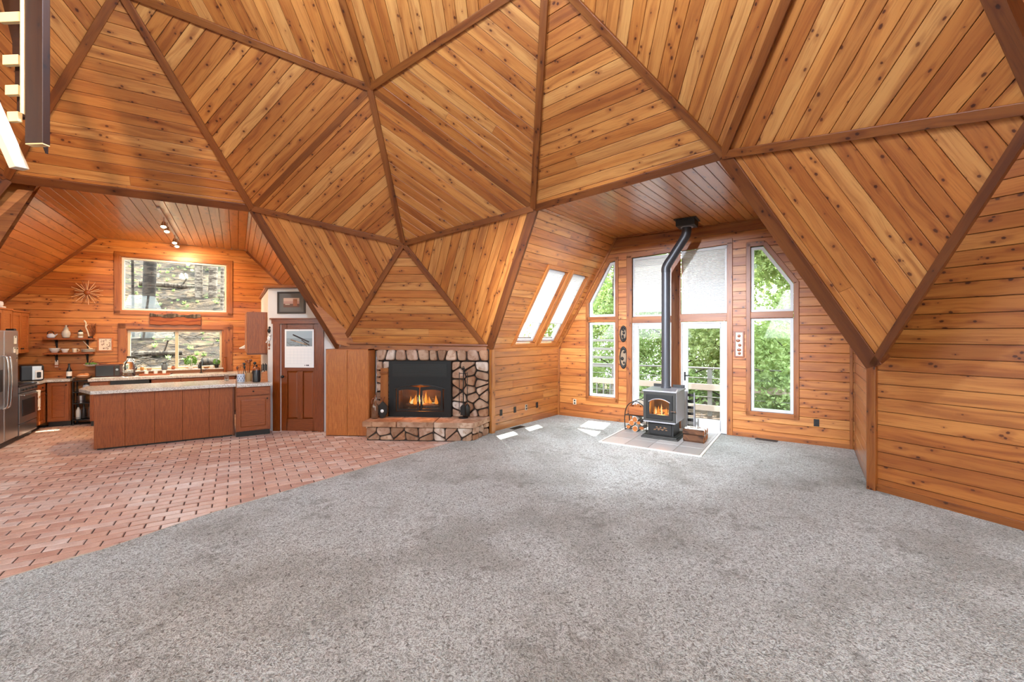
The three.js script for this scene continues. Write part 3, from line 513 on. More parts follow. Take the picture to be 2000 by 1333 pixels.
// ---------- pantry block between kitchen and fireplace ----------
const PD = 6.38;
{
  const s = structure('wall_pantry'), M = basisMatrix(at(0, 0, 0, PD), dirV(0), UP);
  part(s, 'plaster', minus([[[-2.69, 0], [-1.2, 0], [-1.2, 2.62], [-2.69, 2.62]], [[-1.2, 0], [-0.55, 0], [-0.55, 1.6], [-1.2, 1.6]]], [[-2.45, -0.1], [-1.73, -0.1], [-1.73, 1.97], [-2.45, 1.97]]).map((p) => uvPlane(prism(p, -0.1, 0), 0, 0).applyMatrix4(M)), MAT.wall);
  part(s, 'side_plaster', box(0.1, 2.62, 2.8, 0.05, 1.31, 0).rotateY(-rad(K)).translate(...at(K, 1.575, 0, 8.2).toArray()), MAT.wall);
  part(s, 'back_plaster', box(0.9, 2.0, 0.06, -2.1, 1.0, -PD - 0.35), MAT.backing);
  part(s, 'cap_board', [timber(at(0, -2.72, 2.645, PD - 0.02), at(0, -1.5, 2.645, PD - 0.02), UP, 0.16, 0.045), timber(at(K, 1.62, 2.645, 6.75), at(K, 1.62, 2.645, 9.58), UP, 0.18, 0.045)], WOOD[4]);
  const c = structure('trim_2');
  part(c, 'casing', box(0.13, 2.0, 0.03, -2.52, 0.99, 0.012, 1).applyMatrix4(M), MAT.doorWood); part(c, 'casing', box(0.10, 2.0, 0.03, -1.68, 0.99, 0.012, 1).applyMatrix4(M), MAT.doorWood); part(c, 'casing', box(1.02, 0.085, 0.034, -2.1, 2.01, 0.014).applyMatrix4(M), MAT.doorWood); part(c, 'casing_cap', rbox(1.08, 0.022, 0.055, -2.1, 2.06, 0.02).applyMatrix4(M), MAT.doorWood);
  // the door: two long panels below, one flat panel above behind the calendar
  const d = structure('door_3'), w = 0.71, h = 1.96, x = -2.09, fr = (a, b, c2, e) => box(a, b, 0.035, x + c2, e, -0.03, b > a ? 1 : 0);
  part(d, 'stile_and_rail', [fr(0.11, h, -w / 2 + 0.055, h / 2), fr(0.11, h, w / 2 - 0.055, h / 2), fr(0.1, 0.9, 0, 0.66), fr(w - 0.2, 0.22, 0, 0.11), fr(w - 0.2, 0.12, 0, 1.16), fr(w - 0.2, 0.12, 0, h - 0.06)].map((g) => g.applyMatrix4(M)), MAT.doorWood);
  for (const s2 of [-1, 1]) part(d, 'door_panel', prism([[-0.105, -0.44], [0.105, -0.44], [0.105, 0.44], [-0.105, 0.44]], -0.045, -0.018, [[-0.075, -0.41], [0.075, -0.41], [0.075, 0.41], [-0.075, 0.41]], 0.022).translate(x + s2 * 0.148, 0.66, 0).applyMatrix4(M), MAT.doorWood);
  part(d, 'door_panel', box(w - 0.2, 0.66, 0.02, x, 1.55, -0.04, 1).applyMatrix4(M), MAT.doorWood);
  part(d, 'door_knob', [ball(0.027, x - 0.31, 1.0, 0.03), bar([x - 0.31, 1.0, -0.02], [x - 0.31, 1.0, 0.03], 0.01)].map((g) => plain(g).applyMatrix4(M)), MAT.iron);
  for (const y of [0.25, 1.72]) part(d, 'hinge', cyl(0.008, 0.008, 0.09, x + w / 2 + 0.005, y, -0.005, 10).applyMatrix4(M), MAT.steel);
}
function canvasTex(w, h, draw) { const c = document.createElement('canvas'); c.width = w; c.height = h; draw(c.getContext('2d'), w, h); const t = new THREE.CanvasTexture(c); t.colorSpace = THREE.SRGBColorSpace; return t; }
function quadUV(w, h, z = 0) { return new THREE.PlaneGeometry(w, h).translate(0, 0, z); }
{ // calendar on the door
  const t = thing('wall_calendar', 'white wall calendar with a picture above the month grid, hung on the pantry door', 'calendar', 0, -2.095, 1.165, PD - 0.002);
  const tex = canvasTex(512, 600, (g, w, h) => {
    g.fillStyle = '#e9e6e0'; g.fillRect(0, 0, w, h); g.fillStyle = '#a3b0b4'; g.fillRect(28, 26, w - 56, 240); g.fillStyle = '#8f9a9c'; g.fillRect(28, 140, w - 56, 126); g.fillStyle = '#6f7674';
    for (let i = 0; i < 90; i++) g.fillRect(28 + rnd() * 440, 190 + rnd() * 74, 10 + rnd() * 34, 2 + rnd() * 5);
    g.lineCap = 'round'; for (const [x0, y0, x1, y1, c, lw] of [[150, 86, 420, 196, '#3a3330', 22], [110, 164, 380, 238, '#8a6a4e', 18], [170, 96, 300, 146, '#1f1d1d', 14], [300, 170, 430, 250, '#4a3b32', 16], [200, 190, 330, 226, '#d8c4a4', 8]]) { g.strokeStyle = c; g.lineWidth = lw; g.beginPath(); g.moveTo(x0, y0); g.lineTo(x1, y1); g.stroke(); }
    g.strokeStyle = '#c6c9ca'; g.lineWidth = 2; for (let i = 0; i <= 7; i++) { g.beginPath(); g.moveTo(34 + i * 63, 310); g.lineTo(34 + i * 63, 540); g.stroke(); } for (let i = 0; i <= 5; i++) { g.beginPath(); g.moveTo(34, 310 + i * 46); g.lineTo(475, 310 + i * 46); g.stroke(); }
    g.fillStyle = '#3c3c3c'; g.fillRect(350, 556, 12, 18); g.fillRect(378, 554, 22, 20); g.fillRect(404, 554, 22, 20);
  });
  part(t, 'print', [quadUV(0.55, 0.70, 0.0045).translate(0, 0.35, 0)], std(0xffffff, 0.6, { map: tex })); part(t, 'pages', plain(rbox(0.55, 0.70, 0.006, 0, 0.35, 0, 0.002)), MAT.white); part(t, 'nail', ball(0.006, 0, 0.69, 0.006), MAT.steel);
}
function picture(name, label, az, v, y, d, w, h, fw, frameMat, matCol, mw, draw) {
  const t = thing(name, label, 'picture', az, v, y, d), o = [[-w / 2, -h / 2], [w / 2, -h / 2], [w / 2, h / 2], [-w / 2, h / 2]];
  part(t, 'frame', muv(ringGeo(o, fw, 0, 0.022)), frameMat); if (mw) part(t, 'mount', box(w - fw, h - fw, 0.008, 0, 0, 0.006), std(matCol, 0.8));
  part(t, 'print', quadUV(w - 2 * fw - 2 * mw, h - 2 * fw - 2 * mw, 0.0115), std(0xffffff, 0.5, { map: canvasTex(256, Math.round(256 * h / w), draw) })); part(t, 'back_board', box(w - 0.01, h - 0.01, 0.006, 0, 0, 0.002), MAT.backing); return t;
}
picture('framed_picture', 'dark framed landscape picture with wide grey mount above the pantry door', 0, -2.24, 2.355, PD - 0.001, 0.53, 0.40, 0.03, std(0x3a2f28, 0.5), 0x6d665e, 0.085, (g, w, h) => { g.fillStyle = '#c7a48e'; g.fillRect(0, 0, w, h); g.fillStyle = '#b48878'; g.fillRect(0, h * 0.35, w, h * 0.3); g.fillStyle = '#6d4a3a'; g.fillRect(0, h * 0.62, w, h * 0.38); g.fillStyle = '#9a5a38'; g.fillRect(w * 0.6, h * 0.12, w * 0.26, h * 0.74); g.fillStyle = '#d9c2a8'; g.fillRect(w * 0.1, h * 0.66, w * 0.3, h * 0.06); });
{ // hanging ornament on the white corner
  const t = thing('hanging_ornament', 'slim carved ornament of dark and white figures hanging on the white pantry corner', 'ornament', 0, -2.655, 1.40, PD - 0.004);
  part(t, 'cord', bar([0, 0.1, 0.01], [0, 0.5, 0.01], 0.003), MAT.iron); part(t, 'bird', [ball(0.035, 0, 0.44, 0.025, 0.8, 1.2, 0.6), ball(0.02, 0.012, 0.50, 0.03)], MAT.black); part(t, 'figure', [ball(0.04, 0, 0.30, 0.025, 0.8, 1.3, 0.6), ball(0.025, 0.02, 0.36, 0.03), bar([-0.02, 0.28, 0.02], [-0.06, 0.22, 0.02], 0.008)], MAT.ceramic); part(t, 'bead', ball(0.022, 0, 0.18, 0.02, 0.8, 1.4, 0.6), MAT.terracotta); part(t, 'bead', ball(0.016, 0, 0.11, 0.02), MAT.terracotta);
}
{ // closet left of the hearth
  const t = thing('storage_closet', 'low golden oak two-door closet standing between the pantry door and the stone fireplace', 'closet', 0, -1.045, 0, 6.05), w = 0.77, h = 1.515;
  part(t, 'carcass', [box(w, h, 0.02, 0, h / 2, -0.29, 1), box(0.02, h, 0.3, w / 2 - 0.01, h / 2, -0.15, 1), box(0.02, h, 0.3, -w / 2 + 0.01, h / 2, -0.15, 1), box(w, 0.02, 0.3, 0, h - 0.01, -0.15)], MAT.oakLight);
  part(t, 'door', rbox(0.372, h - 0.03, 0.02, -0.189, h / 2, 0.003, 0.004, 1), MAT.oakLight); part(t, 'door', rbox(0.372, h - 0.03, 0.02, 0.189, h / 2, 0.003, 0.004, 1), MAT.oakLight); part(t, 'plinth', box(w, 0.04, 0.28, 0, 0.02, -0.15), MAT.oakDark);
}

// ---------- fireplace ----------
function voronoi(x0, y0, x1, y1, nx, ny, jit = 0.42) {
  const s = []; for (let j = 0; j < ny; j++) for (let i = 0; i < nx; i++) s.push([x0 + (x1 - x0) * (i + 0.5 + rr(-jit, jit)) / nx, y0 + (y1 - y0) * (j + 0.5 + rr(-jit, jit)) / ny]);
  return s.map((p, i) => { let c = [[x0, y0], [x1, y0], [x1, y1], [x0, y1]]; s.forEach((q, j) => { if (i !== j) { const nx2 = q[0] - p[0], ny2 = q[1] - p[1]; c = clip(c, nx2, ny2, (q[0] ** 2 + q[1] ** 2 - p[0] ** 2 - p[1] ** 2) / 2); } }); return c; });
}
const chaikin = (p, k = 0.16) => p.flatMap((a, i) => { const b = p[(i + 1) % p.length]; return [[a[0] + (b[0] - a[0]) * k, a[1] + (b[1] - a[1]) * k], [a[0] + (b[0] - a[0]) * (1 - k), a[1] + (b[1] - a[1]) * (1 - k)]]; });
function stones(parent, M, cells, t = 0.05, joint = 0.011) {
  for (const c of cells) {
    let p = inset(c, joint); if (p.length < 3 || Math.abs(area(p)) < 0.0008) continue; p = chaikin(chaikin(p, 0.14), 0.2);
    const cx = p.reduce((s, q) => s + q[0], 0) / p.length, cy = p.reduce((s, q) => s + q[1], 0) / p.length, tz = t * rr(0.7, 1.25), k = 0.86, tilt = [rr(-0.08, 0.08), rr(-0.08, 0.08)];
    const g = prism(p, -0.03, tz, p.map(([x, y]) => [cx + (x - cx) * k, cy + (y - cy) * k]), tz * 0.45), a = g.attributes.position; for (let i = 0; i < a.count; i++) if (a.getZ(i) > 0) a.setZ(i, a.getZ(i) * (1 + (a.getX(i) - cx) * tilt[0] * 10 + (a.getY(i) - cy) * tilt[1] * 10)); g.computeVertexNormals();
    part(parent, 'stone', uvPlane(g, rnd(), rnd()).applyMatrix4(M), pick(MAT.stone));
  }
}
{
  const t = thing('stone_fireplace', 'fieldstone fireplace with black doors, dark mortar and a raised stone hearth, under the dome', 'fireplace', 0, 0.384, 0, 6.30);
  const X = -0.384, I = new THREE.Matrix4(), x0 = -0.62 + X, x1 = 1.40 + X, ix0 = -0.36 + X, ix1 = 0.745 + X;
  part(t, 'mortar_wall', [box(x1 - x0, 0.24, 0.16, (x0 + x1) / 2, 1.41, -0.1), box(ix0 - x0 + 0.04, 1.3, 0.16, (x0 + ix0 + 0.04) / 2, 0.65, -0.1), box(x1 - ix1 + 0.04, 1.3, 0.16, (x1 + ix1 - 0.04) / 2, 0.65, -0.1), box(x1 - x0, 0.3, 0.16, (x0 + x1) / 2, 0.15, -0.1)], MAT.mortar);
  stones(t, I, voronoi(x0, 1.30, x1, 1.51, 11, 1, 0.3).concat(), 0.05); stones(t, I, voronoi(ix1, 0.31, x1, 1.30, 3, 7, 0.36)); stones(t, I, voronoi(x0, 0.31, ix0, 1.30, 2, 7, 0.3), 0.04);
  stones(t, new THREE.Matrix4().makeRotationY(-Math.PI / 2).setPosition(x0, 0, 0), voronoi(-0.12, 0.3, -0.0, 1.5, 1, 8, 0.2), 0.015);
  // raised hearth: stone base, thick slabs, its right end cut back on the slant
  const hx0 = -0.61 + X, hx1 = 1.20 + X, hz = 0.53, base = [[hx0 + 0.02, 0], [x1 - 0.02, 0], [hx1 - 0.02, -hz + 0.02], [hx0 + 0.02, -hz + 0.02]];
  part(t, 'hearth_core', uvPlane(prism(ccw(base.map(([x, y]) => [x, y])), 0, 0.235), 0, 0).rotateX(-Math.PI / 2).scale(1, 1, 1), MAT.mortar);
  stones(t, new THREE.Matrix4().makeTranslation(0, 0, hz - 0.02), voronoi(hx0 + 0.01, 0.005, hx1 - 0.01, 0.235, 8, 2, 0.34), 0.035, 0.009);
  { const a = V3(hx1 - 0.02, 0, hz - 0.02), b = V3(x1 - 0.02, 0, 0), e = b.clone().sub(a), l = e.length(); e.normalize(); stones(t, basisMatrix(a, e, UP), voronoi(0, 0.005, l, 0.235, 3, 2, 0.3), 0.03, 0.009); }
  stones(t, basisMatrix(V3(hx0 + 0.02, 0, 0), V3(0, 0, 1), UP), voronoi(0, 0.005, hz, 0.235, 2, 2, 0.3), 0.02, 0.009);
  const slab = (xa, xb, xc) => part(t, 'hearth_slab', muv(extrude(xc ? [[xa, 0.02], [xc, 0.02], [xb, -hz - 0.035], [xa, -hz - 0.035]] : [[xa, 0.02], [xb, 0.02], [xb, -hz - 0.04], [xa, -hz - 0.03]], 0.072, 0.008).rotateX(-Math.PI / 2)).translate(0, 0.24, 0), pick(MAT.stone));
  slab(hx0 - 0.04, hx0 + 0.53); slab(hx0 + 0.54, hx0 + 1.16); slab(hx0 + 1.17, hx1 + 0.03, x1 + 0.02);
  // insert with arched double doors
  const cx = (ix0 + ix1) / 2, iw = ix1 - ix0, y0 = 0.312, ih = 0.99, F = 0.10;
  const sur = new THREE.Shape([[-iw / 2, 0], [iw / 2, 0], [iw / 2, ih], [-iw / 2, ih]].map(([x, y]) => new THREE.Vector2(x, y)));
  const arch = (w, h, rise, yb) => { const p = new THREE.Path(); p.moveTo(-w / 2, yb); p.lineTo(w / 2, yb); p.lineTo(w / 2, yb + h - rise); p.quadraticCurveTo(0, yb + h + rise, -w / 2, yb + h - rise); p.lineTo(-w / 2, yb); return p; };
  sur.holes.push(arch(0.86, 0.46, 0.05, 0.1));
  part(t, 'insert_surround', new THREE.ExtrudeGeometry(sur, { depth: 0.05, bevelEnabled: true, bevelSize: 0.004, bevelThickness: 0.004, bevelSegments: 1, curveSegments: 20 }).translate(cx, y0, F - 0.05), MAT.blackMetal);
  part(t, 'insert_top_grille', [box(iw - 0.14, 0.22, 0.012, cx, y0 + 0.83, F + 0.008), ...Array.from({ length: 5 }, (_, i) => box(iw - 0.18, 0.008, 0.012, cx, y0 + 0.75 + i * 0.04, F + 0.018))], MAT.black);
  part(t, 'firebox', [box(iw - 0.1, 0.02, 0.4, cx, y0 + 0.05, F - 0.26), box(0.02, 0.6, 0.4, cx - 0.46, y0 + 0.35, F - 0.26), box(0.02, 0.6, 0.4, cx + 0.46, y0 + 0.35, F - 0.26), box(iw - 0.1, 0.6, 0.02, cx, y0 + 0.35, F - 0.46), box(iw - 0.1, 0.02, 0.4, cx, y0 + 0.64, F - 0.26)], std(0x4a3a30, 0.95));
  for (const s of [-1, 1]) {
    const dsh = arch(0.40, 0.43, 0.02, 0.115), sh = new THREE.Shape(dsh.getPoints(14)); sh.holes.push(arch(0.33, 0.34, 0.02, 0.15));
    const d = part(t, 'fire_door', new THREE.ExtrudeGeometry(sh, { depth: 0.02, bevelEnabled: false }).translate(cx + s * 0.21, y0, F - 0.01), MAT.blackMetal);
    part(d, 'glass_pane', prism([[-0.17, 0.145], [0.17, 0.145], [0.17, 0.5], [-0.17, 0.5]], 0, 0.003).translate(cx + s * 0.21, y0, F - 0.005), MAT.glass); part(d, 'handle', [rbox(0.012, 0.09, 0.012, cx + s * 0.03, y0 + 0.32, F + 0.03), box(0.01, 0.01, 0.03, cx + s * 0.03, y0 + 0.32, F + 0.015)], MAT.chrome);
  }
  part(t, 'arch_trim', tube([[-0.46, 0.5, 0], [-0.25, 0.555, 0], [0, 0.575, 0], [0.25, 0.555, 0], [0.46, 0.5, 0]].map(([x, y]) => [cx + x, y0 + y, F + 0.008]), 0.009, 30), MAT.stove);
  part(t, 'grate', [...[-0.25, -0.1, 0.05, 0.2].map((x) => box(0.012, 0.012, 0.24, cx + x, y0 + 0.13, F - 0.22)), box(0.6, 0.012, 0.012, cx, y0 + 0.13, F - 0.13)], MAT.iron);
  fire(t, cx, y0 + 0.14, F - 0.2, 0.70, 0.27, 0, 1.2);
}
function fire(t, cx, y, z, w, h, turn, power) {
  const log = (a, b, r) => part(t, 'burning_log', muv(bar(a, b, r, 10)), MAT.char);
  log([cx - w * 0.42, y + 0.04, z], [cx - 0.02, y + 0.05, z + 0.03], 0.042); log([cx + 0.02, y + 0.05, z + 0.04], [cx + w * 0.42, y + 0.035, z], 0.042); log([cx - w * 0.28, y + 0.11, z - 0.03], [cx + w * 0.3, y + 0.12, z - 0.02], 0.036);
  const tongue = (x, hh, r, mat, dz = 0) => { const g = lathe([[0.001, 0], [r * 0.8, hh * 0.08], [r, hh * 0.25], [r * 0.72, hh * 0.5], [r * 0.3, hh * 0.78], [0.001, hh]], 10), p = g.attributes.position, ph = rnd() * 6; for (let i = 0; i < p.count; i++) { const q = p.getY(i) / hh; p.setX(i, p.getX(i) + Math.sin(q * 4 + ph) * r * 0.45 * q); p.setZ(i, p.getZ(i) * 0.6); } g.computeVertexNormals(); part(t, 'flame', g.translate(x, y + 0.05, z + dz), mat); };
  for (let i = 0; i < 9; i++) tongue(cx + w * (-0.34 + 0.68 * i / 8) + rr(-0.015, 0.015), h * rr(0.5, 1) * (1 - Math.abs(i - 4) * 0.07), w * 0.05 * rr(0.7, 1.2), i % 3 === 1 ? MAT.flameCore : MAT.flame, rr(-0.03, 0.05));
  const l = new THREE.PointLight(0xff9440, power, 0, 2); l.shadow.radius = 3; l.position.set(cx, y + 0.18, z + 0.1); t.add(l);
}
{ // things on and by the hearth
  const y = 0.315;
  let t = thing('wooden_board', 'weathered tan board leaning upright left of the black fireplace doors', 'board', 0, -0.455, y, 6.22); part(t, 'board', rbox(0.14, 0.86, 0.022, 0, 0.43, 0, 0.004, 1).rotateX(-0.03), pineMat(0xc8b090, 0.8)); part(t, 'batten', box(0.14, 0.03, 0.012, 0, 0.78, 0.012), pineMat(0xa88e70, 0.8));
  t = thing('glass_jug', 'amber glass jug with a thin neck standing at the left end of the hearth', 'jug', 0, -0.545, y, 6.02); part(t, 'body', lathe([[0.001, 0], [0.055, 0], [0.062, 0.02], [0.06, 0.2], [0.03, 0.28], [0.014, 0.33], [0.016, 0.38], [0.012, 0.38], [0.01, 0.33], [0.026, 0.275], [0.056, 0.2], [0.056, 0.02], [0.001, 0.012]]), phys(0xb98a66, 0.12, { transmission: 0.75, thickness: 0.02 })); part(t, 'handle', tube([[-0.012, 0.36, 0], [-0.05, 0.33, 0], [-0.058, 0.26, 0]], 0.006), MAT.terracotta); part(t, 'stopper', [cyl(0.012, 0.014, 0.03, 0, 0.378, 0), bar([0, 0.4, 0], [0.02, 0.43, 0], 0.004)], MAT.oakDark);
  t = thing('bellows', 'black leather bellows with a pale boss leaning beside the glass jug', 'bellows', 0, -0.425, y, 6.1); const prof = [[0, 0.30], [0.03, 0.26], [0.085, 0.2], [0.09, 0.12], [0.05, 0.04], [0.012, 0.0], [-0.012, 0], [-0.05, 0.04], [-0.09, 0.12], [-0.085, 0.2], [-0.03, 0.26]]; part(t, 'boards', [extrude(prof, 0.012, 0.003), extrude(prof, 0.012, 0.003).translate(0, 0, 0.045)].map((g) => muv(g)), MAT.black); part(t, 'leather', muv(extrude(prof.map(([x, q]) => [x * 0.93, q * 0.95 + 0.005]), 0.04).translate(0, 0, 0.008)), std(0x241a15, 0.7)); part(t, 'boss', ball(0.03, 0, 0.13, 0.06, 1, 1, 0.4), MAT.ceramic); part(t, 'handle', [bar([0.0, 0.29, 0.02], [0.03, 0.37, 0.02], 0.01), bar([0, 0.29, 0.03], [-0.03, 0.36, 0.03], 0.01)], MAT.oakDark);
  t = thing('fire_tool_set', 'iron fire tool set on a stand at the right end of the hearth', 'fire tools', 0, 0.975, y, 6.15); part(t, 'base', cyl(0.09, 0.08, 0.02), MAT.iron); part(t, 'pole', bar([0, 0.02, 0], [0, 0.84, 0], 0.008), MAT.iron); part(t, 'crossbar', [bar([-0.07, 0.78, 0], [0.07, 0.78, 0], 0.006), ball(0.018, 0, 0.86, 0), tube([[-0.03, 0.84, 0], [0, 0.9, 0], [0.03, 0.84, 0]], 0.005)], MAT.iron);
  part(t, 'poker', [bar([-0.07, 0.08, 0.02], [-0.07, 0.8, 0.01], 0.006), bar([-0.07, 0.1, 0.02], [-0.045, 0.13, 0.02], 0.005)], MAT.iron); part(t, 'brush', [bar([0.07, 0.25, 0.02], [0.07, 0.8, 0.01], 0.006), lathe([[0.001, 0.04], [0.045, 0.04], [0.05, 0.2], [0.02, 0.25], [0.001, 0.25]], 14).translate(0.07, 0, 0.02)], MAT.black); part(t, 'shovel', [bar([0, 0.22, 0.04], [0, 0.8, 0.02], 0.006), muv(extrude([[-0.045, 0.06], [0.045, 0.06], [0.05, 0.2], [0.015, 0.24], [-0.015, 0.24], [-0.05, 0.2]], 0.006).translate(0, 0, 0.04))], MAT.iron);
}

// ---------- wood stove in the alcove ----------
{
  const p = thing('hearth_pad', 'grey stone-tiled floor pad with a pale edge strip under the wood stove', 'hearth pad', W, 0.585, 0.018, 7.54);
  const w = 1.56, l = 1.74; part(p, 'edge_strip', muv(ringGeo([[-w / 2, -l / 2], [w / 2, -l / 2], [w / 2, l / 2], [-w / 2, l / 2]], 0.035, 0, 0.014)).rotateX(-Math.PI / 2), std(0xe4e0d8, 0.5)); part(p, 'grout', box(w - 0.06, 0.006, l - 0.06, 0, 0.003, 0), std(0x7a756e, 0.9));
  for (let i = 0; i < 4; i++) for (let j = 0; j < 4; j++) { const tw = (w - 0.08) / 4, tl = (l - 0.08) / 4; part(p, 'tile', rbox(tw - 0.006, 0.01, tl - 0.006, -w / 2 + 0.04 + tw * (i + 0.5), 0.007, -l / 2 + 0.04 + tl * (j + 0.5), 0.003), pick(MAT.tile)); }
  const y = 0.031, t = thing('wood_stove', 'dark cast iron pedestal wood stove with a burning fire behind its arched glass door', 'stove', W, 0.58, y, 7.4);
  part(t, 'base_plate', [rbox(0.56, 0.035, 0.62, 0, 0.03, -0.28, 0.01), rbox(0.6, 0.03, 0.66, 0, 0.012, -0.28, 0.01)], MAT.stove);
  const ped = part(t, 'pedestal', [box(0.42, 0.24, 0.4, 0, 0.16, -0.26), rbox(0.36, 0.2, 0.02, 0, 0.155, -0.055, 0.008)], MAT.blackMetal); part(ped, 'leaf_relief', [tube([[-0.11, 0.13, 0], [-0.04, 0.16, 0], [0.03, 0.15, 0], [0.11, 0.18, 0]].map(([x, q]) => [x, q, -0.043]), 0.006, 20, 6), ...Array.from({ length: 7 }, (_, i) => ball(0.016, -0.09 + i * 0.031, 0.15 + (i % 2 ? 0.03 : -0.012), -0.043, 1.2, 0.7, 0.3, 8))], std(0x7a5a40, 0.5, { metalness: 0.4 }));
  part(t, 'ash_lip', rbox(0.52, 0.02, 0.07, 0, 0.28, 0.02, 0.006), MAT.stoveSide);
  // hollow body: sides, back, floor and top
  part(t, 'body_side', box(0.02, 0.5, 0.58, 0.26, 0.53, -0.29), MAT.stoveSide); part(t, 'body_side', box(0.02, 0.5, 0.58, -0.26, 0.53, -0.29), MAT.stoveSide); part(t, 'body_back', box(0.52, 0.5, 0.02, 0, 0.53, -0.57), MAT.stove); part(t, 'body_floor', box(0.52, 0.03, 0.56, 0, 0.3, -0.29), MAT.stove);
  part(t, 'top_plate', [rbox(0.57, 0.03, 0.64, 0, 0.79, -0.29, 0.012)], MAT.stoveSide); for (const [sw, sx] of [[0.14, -0.19], [0.2, 0.17]]) part(t, 'heat_shield', rbox(sw, 0.05, 0.03, sx, 0.83, -0.58, 0.004), MAT.black);
  const fr = new THREE.Shape([[-0.26, 0.29], [0.26, 0.29], [0.26, 0.775], [-0.26, 0.775]].map(([x, q]) => new THREE.Vector2(x, q))); fr.holes.push(new THREE.Path([[-0.215, 0.33], [0.215, 0.33], [0.215, 0.735], [-0.215, 0.735]].map(([x, q]) => new THREE.Vector2(x, q))));
  part(t, 'front_frame', new THREE.ExtrudeGeometry(fr, { depth: 0.025, bevelEnabled: true, bevelSize: 0.004, bevelThickness: 0.004, bevelSegments: 1 }).translate(0, 0, -0.01), MAT.stove);
  const dr = new THREE.Shape([[-0.21, 0.335], [0.21, 0.335], [0.21, 0.73], [-0.21, 0.73]].map(([x, q]) => new THREE.Vector2(x, q))), ar = new THREE.Path(); ar.moveTo(-0.16, 0.40); ar.lineTo(0.16, 0.40); ar.lineTo(0.16, 0.62); ar.quadraticCurveTo(0, 0.70, -0.16, 0.62); ar.lineTo(-0.16, 0.40); dr.holes.push(ar);
  const d = part(t, 'stove_door', new THREE.ExtrudeGeometry(dr, { depth: 0.03, bevelEnabled: true, bevelSize: 0.005, bevelThickness: 0.005, bevelSegments: 2, curveSegments: 16 }).translate(0, 0, 0.0), MAT.blackMetal);
  part(d, 'glass_pane', prism([[-0.17, 0.39], [0.17, 0.39], [0.17, 0.67], [-0.17, 0.67]], 0.008, 0.012), MAT.glass); part(d, 'arch_moulding', tube([[-0.175, 0.615, 0.038], [-0.09, 0.655, 0.038], [0, 0.668, 0.038], [0.09, 0.655, 0.038], [0.175, 0.615, 0.038]], 0.007, 24, 6), MAT.stoveSide); part(d, 'handle', [bar([0.19, 0.48, 0.03], [0.2, 0.48, 0.07], 0.008), bar([0.2, 0.48, 0.07], [0.27, 0.485, 0.085], 0.01)], MAT.chrome);
  fire(t, 0, 0.31, -0.2, 0.42, 0.24, 0, 1.0);
  // flue: up, a slanted run, and the box where it meets the ceiling
  const f = thing('stove_pipe', 'dark grey flue pipe with two elbows rising from the stove to the ceiling', 'flue pipe', W, 0.565, y + 0.8, 7.85), r = 0.074;
  part(f, 'lower_pipe', [cyl(r, r, 2.06, 0, 0, 0, 28), cyl(r + 0.012, r + 0.012, 0.03, 0, 0, 0, 28), cyl(r + 0.003, r + 0.003, 0.02, 0, 1.2, 0, 28)], std(0x55565a, 0.42, { metalness: 0.55 }));
  part(f, 'elbow', [tube([[0, 2.03, 0], [0, 2.10, 0], [0.03, 2.17, 0], [0.075, 2.24, 0]], r + 0.003, 14, 24), tube([[0.285, 2.56, 0], [0.33, 2.64, 0], [0.345, 2.72, 0], [0.345, 2.78, 0]], r + 0.003, 14, 24)], std(0x4a4b4e, 0.42, { metalness: 0.55 })); part(f, 'slanted_pipe', bar([0.06, 2.215, 0], [0.30, 2.585, 0], r, 28), std(0x45464a, 0.42, { metalness: 0.55 }));
  const sb = thing('flue_support_box', 'square black box on the alcove ceiling where the flue pipe passes through', 'flue box', W, 0.915, 3.613, 7.85); part(sb, 'box', [rbox(0.30, 0.12, 0.30, 0, 0.06, 0, 0.004)], MAT.black); part(sb, 'collar', cyl(0.1, 0.1, 0.015, 0, -0.012, 0, 28), MAT.stoveSide); part(sb, 'trim_plate', rbox(0.36, 0.012, 0.36, 0, 0.112, 0, 0.003), MAT.stove);
}
